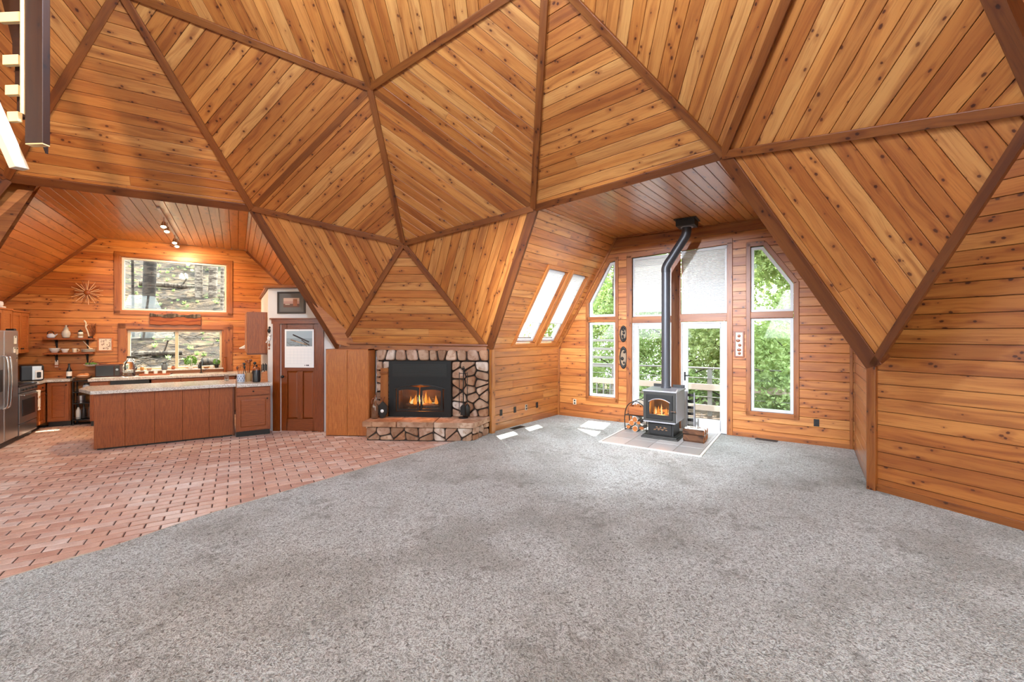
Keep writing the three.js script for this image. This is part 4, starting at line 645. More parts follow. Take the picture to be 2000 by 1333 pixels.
{ // firewood: hoop rack, stack at the right, and the rack behind
  const y = 0.031, g = thing('log_rack', 'black iron hoop log rack with a shelf, behind the left side of the stove', 'log rack', W, 0.075, y, 7.82);
  const hoop = (z) => tube([[-0.19, 0.02, z], [-0.2, 0.25, z], [-0.15, 0.45, z], [0, 0.54, z], [0.15, 0.45, z], [0.2, 0.25, z], [0.19, 0.02, z]], 0.009, 40, 6); part(g, 'hoop', hoop(0.12), MAT.iron); part(g, 'hoop', hoop(-0.14), MAT.iron); part(g, 'shelf', [bar([-0.2, 0.28, 0.12], [0.2, 0.28, 0.12], 0.007), bar([-0.2, 0.28, -0.14], [0.2, 0.28, -0.14], 0.007), box(0.38, 0.006, 0.25, 0, 0.283, -0.01)], MAT.iron); part(g, 'base_bar', [bar([-0.19, 0.02, 0.12], [-0.19, 0.02, -0.14], 0.008), bar([0.19, 0.02, 0.12], [0.19, 0.02, -0.14], 0.008), bar([-0.19, 0.025, 0], [0.19, 0.025, 0], 0.008)], MAT.iron);
  const logAt = (label, v, yy, d, r, len, turn, bark, q, group) => {
    const t = thing('firewood_log', label, 'firewood', W, v, yy, d, turn, group), n = q === 1 ? 3 : 9, ring = []; for (let i = 0; i <= n; i++) { const a = q === 1 ? Math.PI * (0.1 + 0.8 * i / n) : i / n * 6.283; ring.push([Math.cos(a) * r * rr(0.92, 1.08), Math.sin(a) * r * rr(0.92, 1.08)]); } if (q !== 1) ring.pop(); else ring.push([0, -r * 0.35]);
    const poly = ring; part(t, 'bark', uvPlane(prism(ccw(poly), -len / 2, len / 2), rnd(), rnd()), bark); part(t, 'cut_end', uvPlane(prism(ccw(poly.map(([a, b]) => [a * 0.9, b * 0.9])), len / 2 - 0.002, len / 2 + 0.003), rnd(), rnd()), MAT.splitWood, 'pale sawn end of the log'); return t;
  };
  const names = ['bottom left', 'bottom middle', 'bottom right', 'second row left', 'second row right', 'top of the lower pile'];
  [[-0.12, 0.075], [0.0, 0.07], [0.12, 0.075], [-0.065, 0.165], [0.06, 0.165], [0.0, 0.235]].forEach(([x, q], i) => logAt(`split firewood log in the hoop rack, ${names[i]}, cut end forward`, 0.075 + x, y + q - 0.015, 7.8, 0.052, 0.26, rr(-0.05, 0.05), i % 2 ? MAT.birch : MAT.bark, i % 2 ? 0 : 1, 'logs in the hoop rack'));
  const kb = thing('kindling_box', 'small brown wooden kindling box on the shelf of the hoop log rack', 'box', W, 0.075, y + 0.287, 7.83); part(kb, 'front', rbox(0.26, 0.15, 0.014, 0, 0.078, 0.1), WOOD[4]); part(kb, 'side', [box(0.014, 0.15, 0.2, -0.123, 0.078, 0), box(0.014, 0.15, 0.2, 0.123, 0.078, 0), box(0.26, 0.15, 0.014, 0, 0.078, -0.1), box(0.24, 0.01, 0.2, 0, 0.008, 0)], WOOD[4]); part(kb, 'kindling', Array.from({ length: 7 }, (_, i) => muv(bar([-0.11 + i * 0.036, 0.05, 0.02], [-0.1 + i * 0.033 + rr(-0.02, 0.02), 0.19, rr(-0.05, 0.05)], 0.012, 5))), MAT.splitWood);
  const rows = ['floor level, nearest the room', 'floor level, middle', 'floor level, at the back', 'upper row, nearest the room', 'upper row, middle', 'upper row, at the back'];
  rows.forEach((s, i) => { const k = i % 3, up = i > 2; logAt(`birch firewood log stacked right of the stove, ${s}`, 1.095 + rr(-0.01, 0.01), y - 0.013 + (up ? 0.163 : 0.064), 7.50 + k * 0.135 + rr(-0.008, 0.008), up ? 0.05 : 0.06, 0.31, Math.PI / 2 + rr(-0.03, 0.03), k === 0 ? MAT.splitDark : MAT.birch, 0, 'birch logs stacked right of the stove'); });
  const r = thing('slatted_rack', 'tall narrow grey slatted metal rack behind the right side of the stove', 'rack', W, 0.90, 0.018, 8.22); for (const x of [-0.06, 0.06]) part(r, 'upright', [bar([x, 0, 0.03], [x, 0.72, 0], 0.011), bar([x, 0.0, -0.1], [x, 0.7, 0], 0.008)], MAT.stoveSide); for (let i = 0; i < 6; i++) part(r, 'slat', rbox(0.13, 0.05, 0.012, 0, 0.12 + i * 0.11, 0.02 - i * 0.004, 0.004), MAT.iron);
}
// small fittings of the alcove
function outlet(label, az, v, y, d, turn, mat = MAT.plastic) { const t = thing('power_outlet', label, 'outlet', az, v, y, d, turn); part(t, 'cover_plate', rbox(0.072, 0.115, 0.007, 0, 0, 0.004, 0.003), mat); for (const q of [-0.027, 0.027]) part(t, 'socket', rbox(0.034, 0.036, 0.005, 0, q, 0.009, 0.004), MAT.black); return t; }
[['nearest the stone fireplace', 6.31], ['second from the fireplace', 6.716], ['third from the fireplace', 7.07], ['nearest the window wall', 7.431]].forEach(([s, d], i) => outlet(`small ${i === 2 ? 'tan' : 'dark'} wall outlet low on the left alcove wall, ${s}`, A, -2.623, 0.33, d, Math.PI / 2, i === 2 ? std(0xb9aa98, 0.5) : MAT.plastic));
outlet('pale outlet low on the window wall, left of the left tall window', W, -1.48, 0.335, DW, 0, std(0xcdb9a0, 0.5)); outlet('black outlet low on the window wall, right of the right tall window', W, 2.735, 0.37, DW, 0);
{
  const o = (label, y, w, h, rows) => { const t = thing('wall_ornament', label, 'ornament', W, -0.41, y, DW); part(t, 'rim', new THREE.TorusGeometry(0.5, 0.09, 10, 36).scale(w, h, 0.14).translate(0, 0, 0.012), MAT.iron); part(t, 'plate', ball(0.5, 0, 0, 0.006, w * 0.95, h * 0.95, 0.012), std(0x8a745c, 0.7)); part(t, 'relief', rows.map(([x, q, r]) => ball(r, x, q, 0.02, 1, 1.2, 0.5, 10)), MAT.iron); };
  o('dark oval relief ornament, the upper of the two left of the glazed doors', 1.785, 0.13, 0.28, [[0, 0.09, 0.03], [0.01, 0.02, 0.025], [-0.01, -0.05, 0.025], [0.01, -0.1, 0.02]]); o('dark oval wreath ornament, the lower of the two left of the glazed doors', 1.31, 0.14, 0.38, [[0.02, 0.11, 0.02], [-0.02, -0.02, 0.03], [0.015, -0.1, 0.02]]);
  const t = thing('carved_plaque', 'tall narrow pale plaque of dark carved animals, brown frame, right of the glazed doors', 'plaque', W, 1.645, 1.605, DW); part(t, 'frame', muv(ringGeo([[-0.075, -0.225], [0.075, -0.225], [0.075, 0.225], [-0.075, 0.225]], 0.02, 0, 0.026)), MAT.mahogany); part(t, 'panel', box(0.12, 0.42, 0.012, 0, 0, 0.006), std(0xcbbfae, 0.7)); part(t, 'relief', [[0.0, 0.14], [-0.015, 0.06], [0.01, -0.02], [0.0, -0.1], [0.005, -0.16]].map(([x, q], i) => ball(0.03, x, q, 0.014, i % 2 ? 1.1 : 0.8, 0.8, 0.25, 10)), MAT.mahogany);
}
for (const [lab, v, d, turn] of [['long brown floor register let into the carpet below the right tall window', 1.3, 8.5, 0], ['long brown floor register let into the carpet by the left alcove wall', -2.48, 6.62, Math.PI / 2]]) { const t = thing('floor_register', lab, 'vent', A, v, 0.018, d, turn); part(t, 'frame', muv(ringGeo([[-0.16, -0.06], [0.16, -0.06], [0.16, 0.06], [-0.16, 0.06]], 0.016, 0, 0.008)).rotateX(-Math.PI / 2), MAT.stove); for (let i = 0; i < 7; i++) part(t, 'louvre', box(0.29, 0.004, 0.006, 0, 0.004, -0.036 + i * 0.012), MAT.stove); }

// ---------- kitchen ----------
const SIDE = Math.PI / 2;      // things on the left run face across the kitchen
function panelDoor(t, name, w, h, x, y, z, mat, knob) {
  const st = Math.min(0.055, w * 0.2);
  const d = part(t, name, [box(st, h, 0.02, x - w / 2 + st / 2, y, z, 1), box(st, h, 0.02, x + w / 2 - st / 2, y, z, 1), box(w - 2 * st, st, 0.02, x, y + h / 2 - st / 2, z), box(w - 2 * st, st, 0.02, x, y - h / 2 + st / 2, z), uvPlane(prism([[-w / 2 + st, -h / 2 + st], [w / 2 - st, -h / 2 + st], [w / 2 - st, h / 2 - st], [-w / 2 + st, h / 2 - st]].map(([a, b]) => [a, b]), -0.012, 0.001, [[-w / 2 + st + 0.012, -h / 2 + st + 0.012], [w / 2 - st - 0.012, -h / 2 + st + 0.012], [w / 2 - st - 0.012, h / 2 - st - 0.012], [-w / 2 + st + 0.012, h / 2 - st - 0.012]], 0.004), rnd(), rnd()).translate(x, y, z)], mat);
  if (knob) part(d, 'knob', [ball(0.013, x + knob[0], y + knob[1], z + 0.026, 1, 1, 0.8, 10), cyl(0.005, 0.005, 0.016, 0, 0, 0, 8).rotateX(Math.PI / 2).translate(x + knob[0], y + knob[1], z + 0.008)], MAT.iron);
  return d;
}
function baseUnit(label, az, v, d, w, depth, turn, { doors = 1, drawers = 1, mat = MAT.oak, h = 0.87, left = true } = {}) {
  const t = thing('base_cabinet', label, 'cabinet', az, v, 0.0, d, turn);
  part(t, 'carcass', [box(w, h - 0.1, depth - 0.02, 0, 0.1 + (h - 0.1) / 2, -depth / 2 - 0.01, 1)], mat); part(t, 'toe_kick', box(w - 0.01, 0.1, depth - 0.08, 0, 0.05, -depth / 2 - 0.04), MAT.black);
  const dh = drawers ? 0.15 : 0, dw = (w - 0.02) / doors;
  for (let i = 0; i < doors; i++) {
    const x = -w / 2 + 0.01 + dw * (i + 0.5);
    panelDoor(t, 'door', dw - 0.012, h - 0.14 - dh, x, 0.12 + (h - 0.14 - dh) / 2, 0.002, mat, [(i % 2 === 0 ? 1 : -1) * (dw / 2 - 0.04), (h - 0.14 - dh) / 2 - 0.05]);
    if (drawers) { const dr = part(t, 'drawer', rbox(dw - 0.012, dh - 0.02, 0.02, x, h - 0.01 - dh / 2, 0.002, 0.004), mat); part(dr, 'knob', ball(0.013, x, h - 0.01 - dh / 2, 0.026, 1, 1, 0.8, 10), MAT.iron); }
  }
  return t;
}
function slabTop(name, label, pts, y0, th, mat = MAT.granite) { const t = thing(name, label, 'countertop', K, 0, y0, 0); part(t, 'slab', muv(extrude(pts.map(([v, d]) => [v, d]), th, 0.006).rotateX(-Math.PI / 2)), mat); return t; }
{ // island: plain boarded back towards the room
  const t = thing('kitchen_island', 'long reddish oak kitchen island with a plain boarded back under a pale granite top', 'island', K, 0.155, 0, 6.56, 0), w = 1.79, h = 0.87, m = 0.10;
  const f = (x) => -0.05 * (0.5 - x / w) * 1.0;
  part(t, 'carcass', [box(w - 0.03, h - 0.05, 0.72, 0, h / 2 + 0.02, -0.40)], MAT.oakDark); part(t, 'plinth', box(w - 0.06, 0.06, 0.70, 0, 0.03, -0.40), MAT.black);
  for (let i = 0; i < 5; i++) part(t, 'back_panel', rbox(w / 5 - 0.003, h - 0.03, 0.018, -w / 2 + w / 5 * (i + 0.5), h / 2 + 0.015, -0.012, 0.002, 1), MAT.mahogany); part(t, 'end_panel', rbox(0.018, h - 0.03, 0.74, -w / 2 + 0.009, h / 2 + 0.015, -0.39, 0.002, 1), MAT.mahogany); part(t, 'corner_strip', box(0.03, h - 0.02, 0.03, w / 2 - 0.01, h / 2 + 0.01, -0.004, 1), MAT.oakDark);
  slabTop('island_countertop', 'pale speckled granite countertop of the island with an overhanging clipped corner', [[-0.76, 6.49], [-1.0, 7.0], [-1.0, 7.42], [1.075, 7.42], [1.075, 6.49]], 0.872, 0.04);
}
baseUnit('reddish oak base cabinet, drawer over door, at the right end of the island', K, 1.33, 6.37, 0.52, 0.62, 0, { mat: MAT.mahogany });
slabTop('side_countertop', 'granite countertop along the white pantry wall, crowded with utensil jars', [[1.085, 6.34], [1.615, 6.34], [1.57, 6.76], [1.57, 8.95], [1.085, 8.95]], 0.872, 0.04);
{ const t = thing('base_cabinet', 'oak base cabinet run along the white pantry wall behind the end cabinet', 'cabinet', K, 1.33, 0, 7.0); part(t, 'carcass', box(0.48, 0.77, 1.9, 0, 0.485, -0.96), MAT.mahogany); part(t, 'toe_kick', box(0.44, 0.1, 1.9, 0.02, 0.05, -0.96), MAT.black); for (let i = 0; i < 3; i++) part(t, 'door', rbox(0.018, 0.72, 0.6, -0.245, 0.49, -0.34 - i * 0.62, 0.004, 1), MAT.mahogany); }
// window run
baseUnit('oak base cabinet below the left end of the kitchen window', K, -1.15, 8.97, 0.29, 0.6, 0, { mat: MAT.oak });
{ const t = thing('dishwasher', 'black dishwasher front below the kitchen window', 'dishwasher', K, -0.70, 0, 8.97); part(t, 'door', rbox(0.59, 0.62, 0.03, 0, 0.42, -0.005, 0.006), MAT.plastic); part(t, 'control_strip', rbox(0.59, 0.11, 0.035, 0, 0.805, -0.003, 0.006), MAT.black); part(t, 'handle', rbox(0.4, 0.02, 0.025, 0, 0.765, 0.022, 0.008), MAT.stove); part(t, 'tub', box(0.58, 0.78, 0.54, 0, 0.47, -0.3), MAT.stove); part(t, 'toe_kick', box(0.57, 0.1, 0.5, 0, 0.05, -0.3), MAT.black); }
baseUnit('wide oak sink base cabinet right of the dishwasher', K, 0.34, 8.97, 1.44, 0.6, 0, { doors: 3, mat: MAT.oak });
slabTop('window_countertop', 'grey granite countertop running below the kitchen window', [[-1.31, 8.93], [-1.31, 9.59], [1.56, 9.59], [1.56, 8.96], [1.06, 8.96], [1.06, 8.93]], 0.872, 0.04);
{ const t = thing('faucet', 'black curved kitchen faucet at the sink below the window', 'faucet', K, 0.42, 0.912, 9.42); part(t, 'base', cyl(0.03, 0.028, 0.02), MAT.iron); part(t, 'spout', tube([[0, 0.01, 0], [0, 0.2, 0], [0, 0.27, 0.05], [0, 0.25, 0.12], [0, 0.2, 0.14]], 0.011), MAT.iron); part(t, 'lever', bar([0.03, 0.05, 0], [0.1, 0.08, 0], 0.007), MAT.iron); }
// left run
{ const t = thing('refrigerator', 'stainless steel side-by-side refrigerator with long curved handles', 'refrigerator', K, -1.95, 0, 7.57, SIDE), w = 0.91, h = 1.84;
  part(t, 'cabinet', box(w, h - 0.03, 0.62, 0, h / 2 + 0.01, -0.38), std(0x4b4b4d, 0.5)); part(t, 'base_grille', rbox(w - 0.02, 0.07, 0.05, 0, 0.045, -0.06, 0.004), MAT.black); part(t, 'hinge_cover', [rbox(0.1, 0.03, 0.09, 0.38, h + 0.01, -0.06), rbox(0.1, 0.03, 0.09, -0.38, h + 0.01, -0.06)], MAT.black);
  for (const [s, dw] of [[-1, 0.40], [1, 0.49]]) { const x = s < 0 ? -w / 2 + dw / 2 : w / 2 - dw / 2; const d = part(t, 'door', rbox(dw - 0.008, h - 0.1, 0.07, x, h / 2 + 0.045, -0.035, 0.015), MAT.steel); const hx = -w / 2 + 0.405 + s * 0.055; part(d, 'handle', tube([[hx, 0.62, 0.0], [hx, 0.66, 0.045], [hx, 0.9, 0.06], [hx, 1.15, 0.06], [hx, 1.40, 0.045], [hx, 1.44, 0.0]], 0.013, 30), MAT.chrome); if (s < 0) part(d, 'dispenser', rbox(0.2, 0.34, 0.015, x + 0.02, 1.06, 0.004, 0.006), MAT.plastic); }
  [[0.33, 1.68, 0.10, 0.13, 0xd9d2c0, 'upper cream'], [0.40, 1.50, 0.08, 0.11, 0xb9a78e, 'tan photo'], [0.30, 1.52, 0.07, 0.09, 0xe8e2d4, 'small white'], [0.38, 1.36, 0.06, 0.08, 0x8a7462, 'small brown']].forEach(([x, y, pw, ph, c, s]) => { const n = thing('paper_note', `${s} paper note pinned to the upper right refrigerator door`, 'note', K, -1.949, y, 7.57 + x, SIDE); part(n, 'paper', rbox(pw, ph, 0.003, 0, 0, 0.002, 0.001), std(c, 0.8)); part(n, 'magnet', ball(0.012, 0, ph / 2 - 0.015, 0.005, 1, 1, 0.5, 10), MAT.black); });
}
{ const t = thing('kitchen_range', 'black and steel kitchen range with a windowed oven door, right of the refrigerator', 'range', K, -1.95, 0, 8.44, SIDE), w = 0.75;
  part(t, 'body', box(w, 0.82, 0.62, 0, 0.47, -0.35), MAT.black); part(t, 'cooktop', rbox(w, 0.03, 0.66, 0, 0.905, -0.33, 0.006), MAT.plastic); for (const [x, z] of [[-0.19, -0.2], [0.19, -0.2], [-0.19, -0.48], [0.19, -0.48]]) part(t, 'burner', new THREE.TorusGeometry(0.085, 0.006, 8, 28).rotateX(Math.PI / 2).translate(x, 0.924, z), MAT.iron);
  part(t, 'back_console', rbox(w, 0.16, 0.06, 0, 0.99, -0.63, 0.008), MAT.black); part(t, 'control_panel', rbox(w, 0.09, 0.04, 0, 0.84, -0.02, 0.006), MAT.steel); for (let i = 0; i < 5; i++) part(t, 'dial', cyl(0.02, 0.018, 0.025, 0, 0, 0, 14).rotateX(Math.PI / 2).translate(-0.28 + i * 0.14, 0.84, 0.0), MAT.black);
  const d = part(t, 'oven_door', rbox(w - 0.01, 0.5, 0.04, 0, 0.53, -0.02, 0.006), MAT.steel); part(d, 'oven_window', rbox(0.52, 0.28, 0.008, 0, 0.53, 0.003, 0.003), MAT.plastic); part(d, 'handle', [bar([-0.32, 0.75, 0.04], [0.32, 0.75, 0.04], 0.011), bar([-0.3, 0.75, 0], [-0.3, 0.75, 0.04], 0.008), bar([0.3, 0.75, 0], [0.3, 0.75, 0.04], 0.008)], MAT.chrome); part(t, 'drawer', rbox(w - 0.01, 0.18, 0.035, 0, 0.175, -0.02, 0.006), MAT.steel); part(t, 'foot_base', box(w - 0.06, 0.07, 0.55, 0, 0.035, -0.34), MAT.black);
  const tw = thing('dish_towel', 'white dish towel with red-brown figures hanging on the oven handle', 'towel', K, -1.905, 0.42, 8.68, SIDE), tex = canvasTex(128, 192, (g, a, b) => { g.fillStyle = '#e8dfd0'; g.fillRect(0, 0, a, b); for (let i = 0; i < 16; i++) { g.fillStyle = pick(['#a8482c', '#7a4a32', '#c98a4a']); g.beginPath(); g.ellipse(14 + rnd() * 100, 14 + rnd() * 164, 8, 11, 0, 0, 7); g.fill(); } });
  const cloth = new THREE.PlaneGeometry(0.17, 0.34, 10, 10).translate(0, 0.17, 0); { const p = cloth.attributes.position; for (let i = 0; i < p.count; i++) p.setZ(i, 0.017 + 0.008 * Math.sin(p.getX(i) * 50)); cloth.computeVertexNormals(); } part(tw, 'cloth', cloth, std(0xffffff, 0.9, { map: tex, side: THREE.DoubleSide })); part(tw, 'fold', tube([[-0.085, 0.335, 0.002], [0, 0.343, 0.002], [0.085, 0.335, 0.002]], 0.017, 8, 8), std(0xe8dfd0, 0.9));
}
baseUnit('narrow oak base cabinet between the range and the kitchen corner', K, -1.96, 9.03, 0.40, 0.62, SIDE, { mat: MAT.oak });
baseUnit('oak corner base cabinet, one raised-panel door facing the island', K, -1.79, 9.27, 0.32, 0.3, 0, { mat: MAT.oak, drawers: 0 });
slabTop('corner_countertop', 'grey granite countertop in the left kitchen corner beside the range', [[-2.62, 8.83], [-1.93, 8.83], [-1.93, 9.23], [-1.62, 9.23], [-1.62, 9.585], [-2.62, 9.585]], 0.872, 0.04);
function wallUnit(label, az, v, y, d, w, h, depth, turn, doors, mat) { const t = thing('wall_cabinet', label, 'cabinet', az, v, y, d, turn); part(t, 'carcass', box(w, h, depth - 0.02, 0, h / 2, -depth / 2 - 0.01, 1), mat); const dw = w / doors; for (let i = 0; i < doors; i++) panelDoor(t, 'door', dw - 0.01, h - 0.02, -w / 2 + dw * (i + 0.5), h / 2, 0, mat, [(i % 2 ? -1 : 1) * (dw / 2 - 0.035), -h / 2 + 0.09]); part(t, 'cornice', rbox(w + 0.02, 0.03, depth + 0.02, 0, h + 0.012, -depth / 2 + 0.01), mat); return t; }
wallUnit('light oak wall cabinet with two doors above the range', K, -2.27, 1.42, 8.46, 0.76, 0.78, 0.34, SIDE, 2, MAT.oakLight);
wallUnit('light oak wall cabinet with two doors in the left kitchen corner', K, -2.27, 1.42, 9.21, 0.72, 0.76, 0.34, SIDE, 2, MAT.oakLight);
{ const t = thing('wall_cabinet', 'dark reddish wall cabinet with a plain end hung on the white pantry wall', 'cabinet', K, 1.40, 1.42, 6.98); part(t, 'carcass', box(0.32, 0.77, 1.5, 0.01, 0.385, -0.76, 1), MAT.mahogany); part(t, 'end_panel', rbox(0.33, 0.77, 0.016, 0.01, 0.385, -0.008, 0.002, 1), MAT.mahogany); for (let i = 0; i < 3; i++) part(t, 'door', rbox(0.018, 0.75, 0.48, -0.16, 0.385, -0.26 - i * 0.49, 0.004, 1), MAT.oakLight); part(t, 'light_rail', box(0.32, 0.03, 1.5, 0.01, -0.012, -0.76), MAT.oakDark); }
{ const t = thing('range_hood', 'small white wedge-shaped hood below the dark wall cabinet', 'hood', K, 1.26, 1.47, 8.52); part(t, 'shell', muv(extrude([[-0.13, 0.0], [0.12, 0], [0.12, 0.12], [0.06, 0.12]], 0.5).translate(0, 0, -0.5)), MAT.white); part(t, 'filter', box(0.2, 0.006, 0.4, 0, -0.002, -0.25), MAT.steel); }
// countertop clutter, left
{ const t = thing('toaster_oven', 'black countertop toaster oven with a steel and white front, beside the range', 'toaster oven', K, -2.06, 0.912, 8.98, 0.35); part(t, 'shell', rbox(0.3, 0.29, 0.3, 0, 0.155, -0.15, 0.03), MAT.plastic); part(t, 'steel_panel', rbox(0.12, 0.25, 0.01, 0.06, 0.155, 0.004, 0.004), MAT.steel); part(t, 'basket_front', rbox(0.1, 0.16, 0.012, 0.085, 0.12, 0.012, 0.006), MAT.ceramic); part(t, 'handle', rbox(0.05, 0.1, 0.03, 0.085, 0.12, 0.026, 0.008), MAT.black); }
{ const t = thing('bottle', 'tall dark bottle with a white label at the end of the corner countertop', 'bottle', K, -1.66, 0.913, 9.34); part(t, 'body', lathe([[0.001, 0], [0.036, 0], [0.04, 0.01], [0.04, 0.16], [0.02, 0.21], [0.014, 0.24], [0.014, 0.27], [0.001, 0.27]]), MAT.plastic); part(t, 'label_band', cyl(0.0408, 0.0408, 0.09, 0, 0.05, 0), MAT.ceramic); part(t, 'cap', cyl(0.017, 0.016, 0.025, 0, 0.265, 0, 14), MAT.black); }
{ const t = thing('salt_shaker', 'small steel and white shaker on the back of the range', 'shaker', K, -2.1, 0.921, 8.2); part(t, 'body', lathe([[0.001, 0], [0.022, 0], [0.018, 0.06], [0.02, 0.08], [0.001, 0.08]], 14), MAT.ceramic); part(t, 'cap', ball(0.02, 0, 0.085, 0, 1, 0.7, 1, 10), MAT.steel); }
{ // black rack with bottles, left of the window run
  const t = thing('wine_rack', 'black wire floor rack holding bottles and boxes between the corner cabinet and the window run', 'rack', K, -1.46, 0, 9.42); const w = 0.27, dp = 0.26, h = 0.86;
  for (const [x, z] of [[-1, -1], [1, -1], [-1, 1], [1, 1]]) { const l = part(t, 'upright', bar([x * w / 2, 0.03, z * dp / 2], [x * w / 2, h, z * dp / 2], 0.009), MAT.black); part(l, 'caster', ball(0.02, x * w / 2, 0.02, z * dp / 2, 1, 1, 0.6, 10), MAT.plastic); }
  for (const y of [0.1, 0.42, 0.64, 0.86]) part(t, 'shelf', [rbox(w + 0.02, 0.012, dp + 0.02, 0, y, 0, 0.003), bar([-w / 2, y + 0.05, dp / 2], [w / 2, y + 0.05, dp / 2], 0.004)], MAT.black);
  [[-0.08, 0xcfc8bc, 'pale'], [0.0, 0x2a2420, 'black'], [0.08, 0x5a3a2a, 'brown']].forEach(([x, c, n]) => { const b = thing('wine_bottle', `${n} bottle on the lowest shelf of the black floor rack`, 'bottle', K, -1.46 + x, 0.107, 9.38); part(b, 'body', lathe([[0.001, 0], [0.034, 0], [0.036, 0.02], [0.036, 0.17], [0.014, 0.22], [0.013, 0.28], [0.001, 0.28]], 16), std(c, 0.3)); part(b, 'cap', cyl(0.015, 0.015, 0.05, 0, 0.235, 0, 12), MAT.black); });
  { const b = thing('storage_tin', 'grey round tin on the middle shelf of the black floor rack', 'tin', K, -1.50, 0.427, 9.4); part(b, 'body', cyl(0.06, 0.06, 0.12, 0, 0, 0, 20), MAT.steel); part(b, 'lid', cyl(0.063, 0.063, 0.02, 0, 0.12, 0, 20), MAT.steel); }
  { const b = thing('storage_jar', 'clear lidded jar on the upper shelf of the black floor rack', 'jar', K, -1.42, 0.647, 9.38); part(b, 'body', lathe([[0.001, 0], [0.05, 0], [0.055, 0.02], [0.055, 0.11], [0.04, 0.13], [0.001, 0.13]], 20), MAT.blueWhite); part(b, 'lid', cyl(0.042, 0.04, 0.025, 0, 0.13, 0, 20), MAT.black); }
  { const b = thing('bread_basket', 'tan woven basket with orange bread on the top of the black floor rack', 'basket', K, -1.47, 0.867, 9.4); part(b, 'basket', lathe([[0.001, 0.004], [0.08, 0.004], [0.13, 0.09], [0.122, 0.09], [0.075, 0.015], [0.001, 0.015]], 24), std(0xb0764a, 0.85)); part(b, 'bread', [ball(0.055, -0.03, 0.09, 0, 1.2, 0.8, 1), ball(0.05, 0.045, 0.095, 0.02, 1, 0.9, 1)], std(0xc07a48, 0.8)); part(b, 'cloth', ball(0.06, 0.0, 0.075, 0.06, 1.6, 0.5, 0.6), std(0xd9bfa6, 0.9)); }
  { const b = thing('herb_dish', 'white oval dish of green herbs above the bread basket, on a wire hook', 'dish', K, -1.37, 1.135, 9.46); part(b, 'dish', lathe([[0.001, 0.0], [0.07, 0.002], [0.12, 0.04], [0.113, 0.04], [0.066, 0.01], [0.001, 0.01]], 24), MAT.ceramic); part(b, 'herbs', Array.from({ length: 16 }, () => ball(0.022, rr(-0.08, 0.08), 0.045 + rr(0, 0.02), rr(-0.08, 0.08), 1.2, 0.5, 1, 7)), MAT.green); part(b, 'hook', [tube([[0, 0.03, 0.11], [0, 0.1, 0.08], [0, 0.14, -0.05], [0, 0.14, -0.13]], 0.005)], MAT.black); }
}
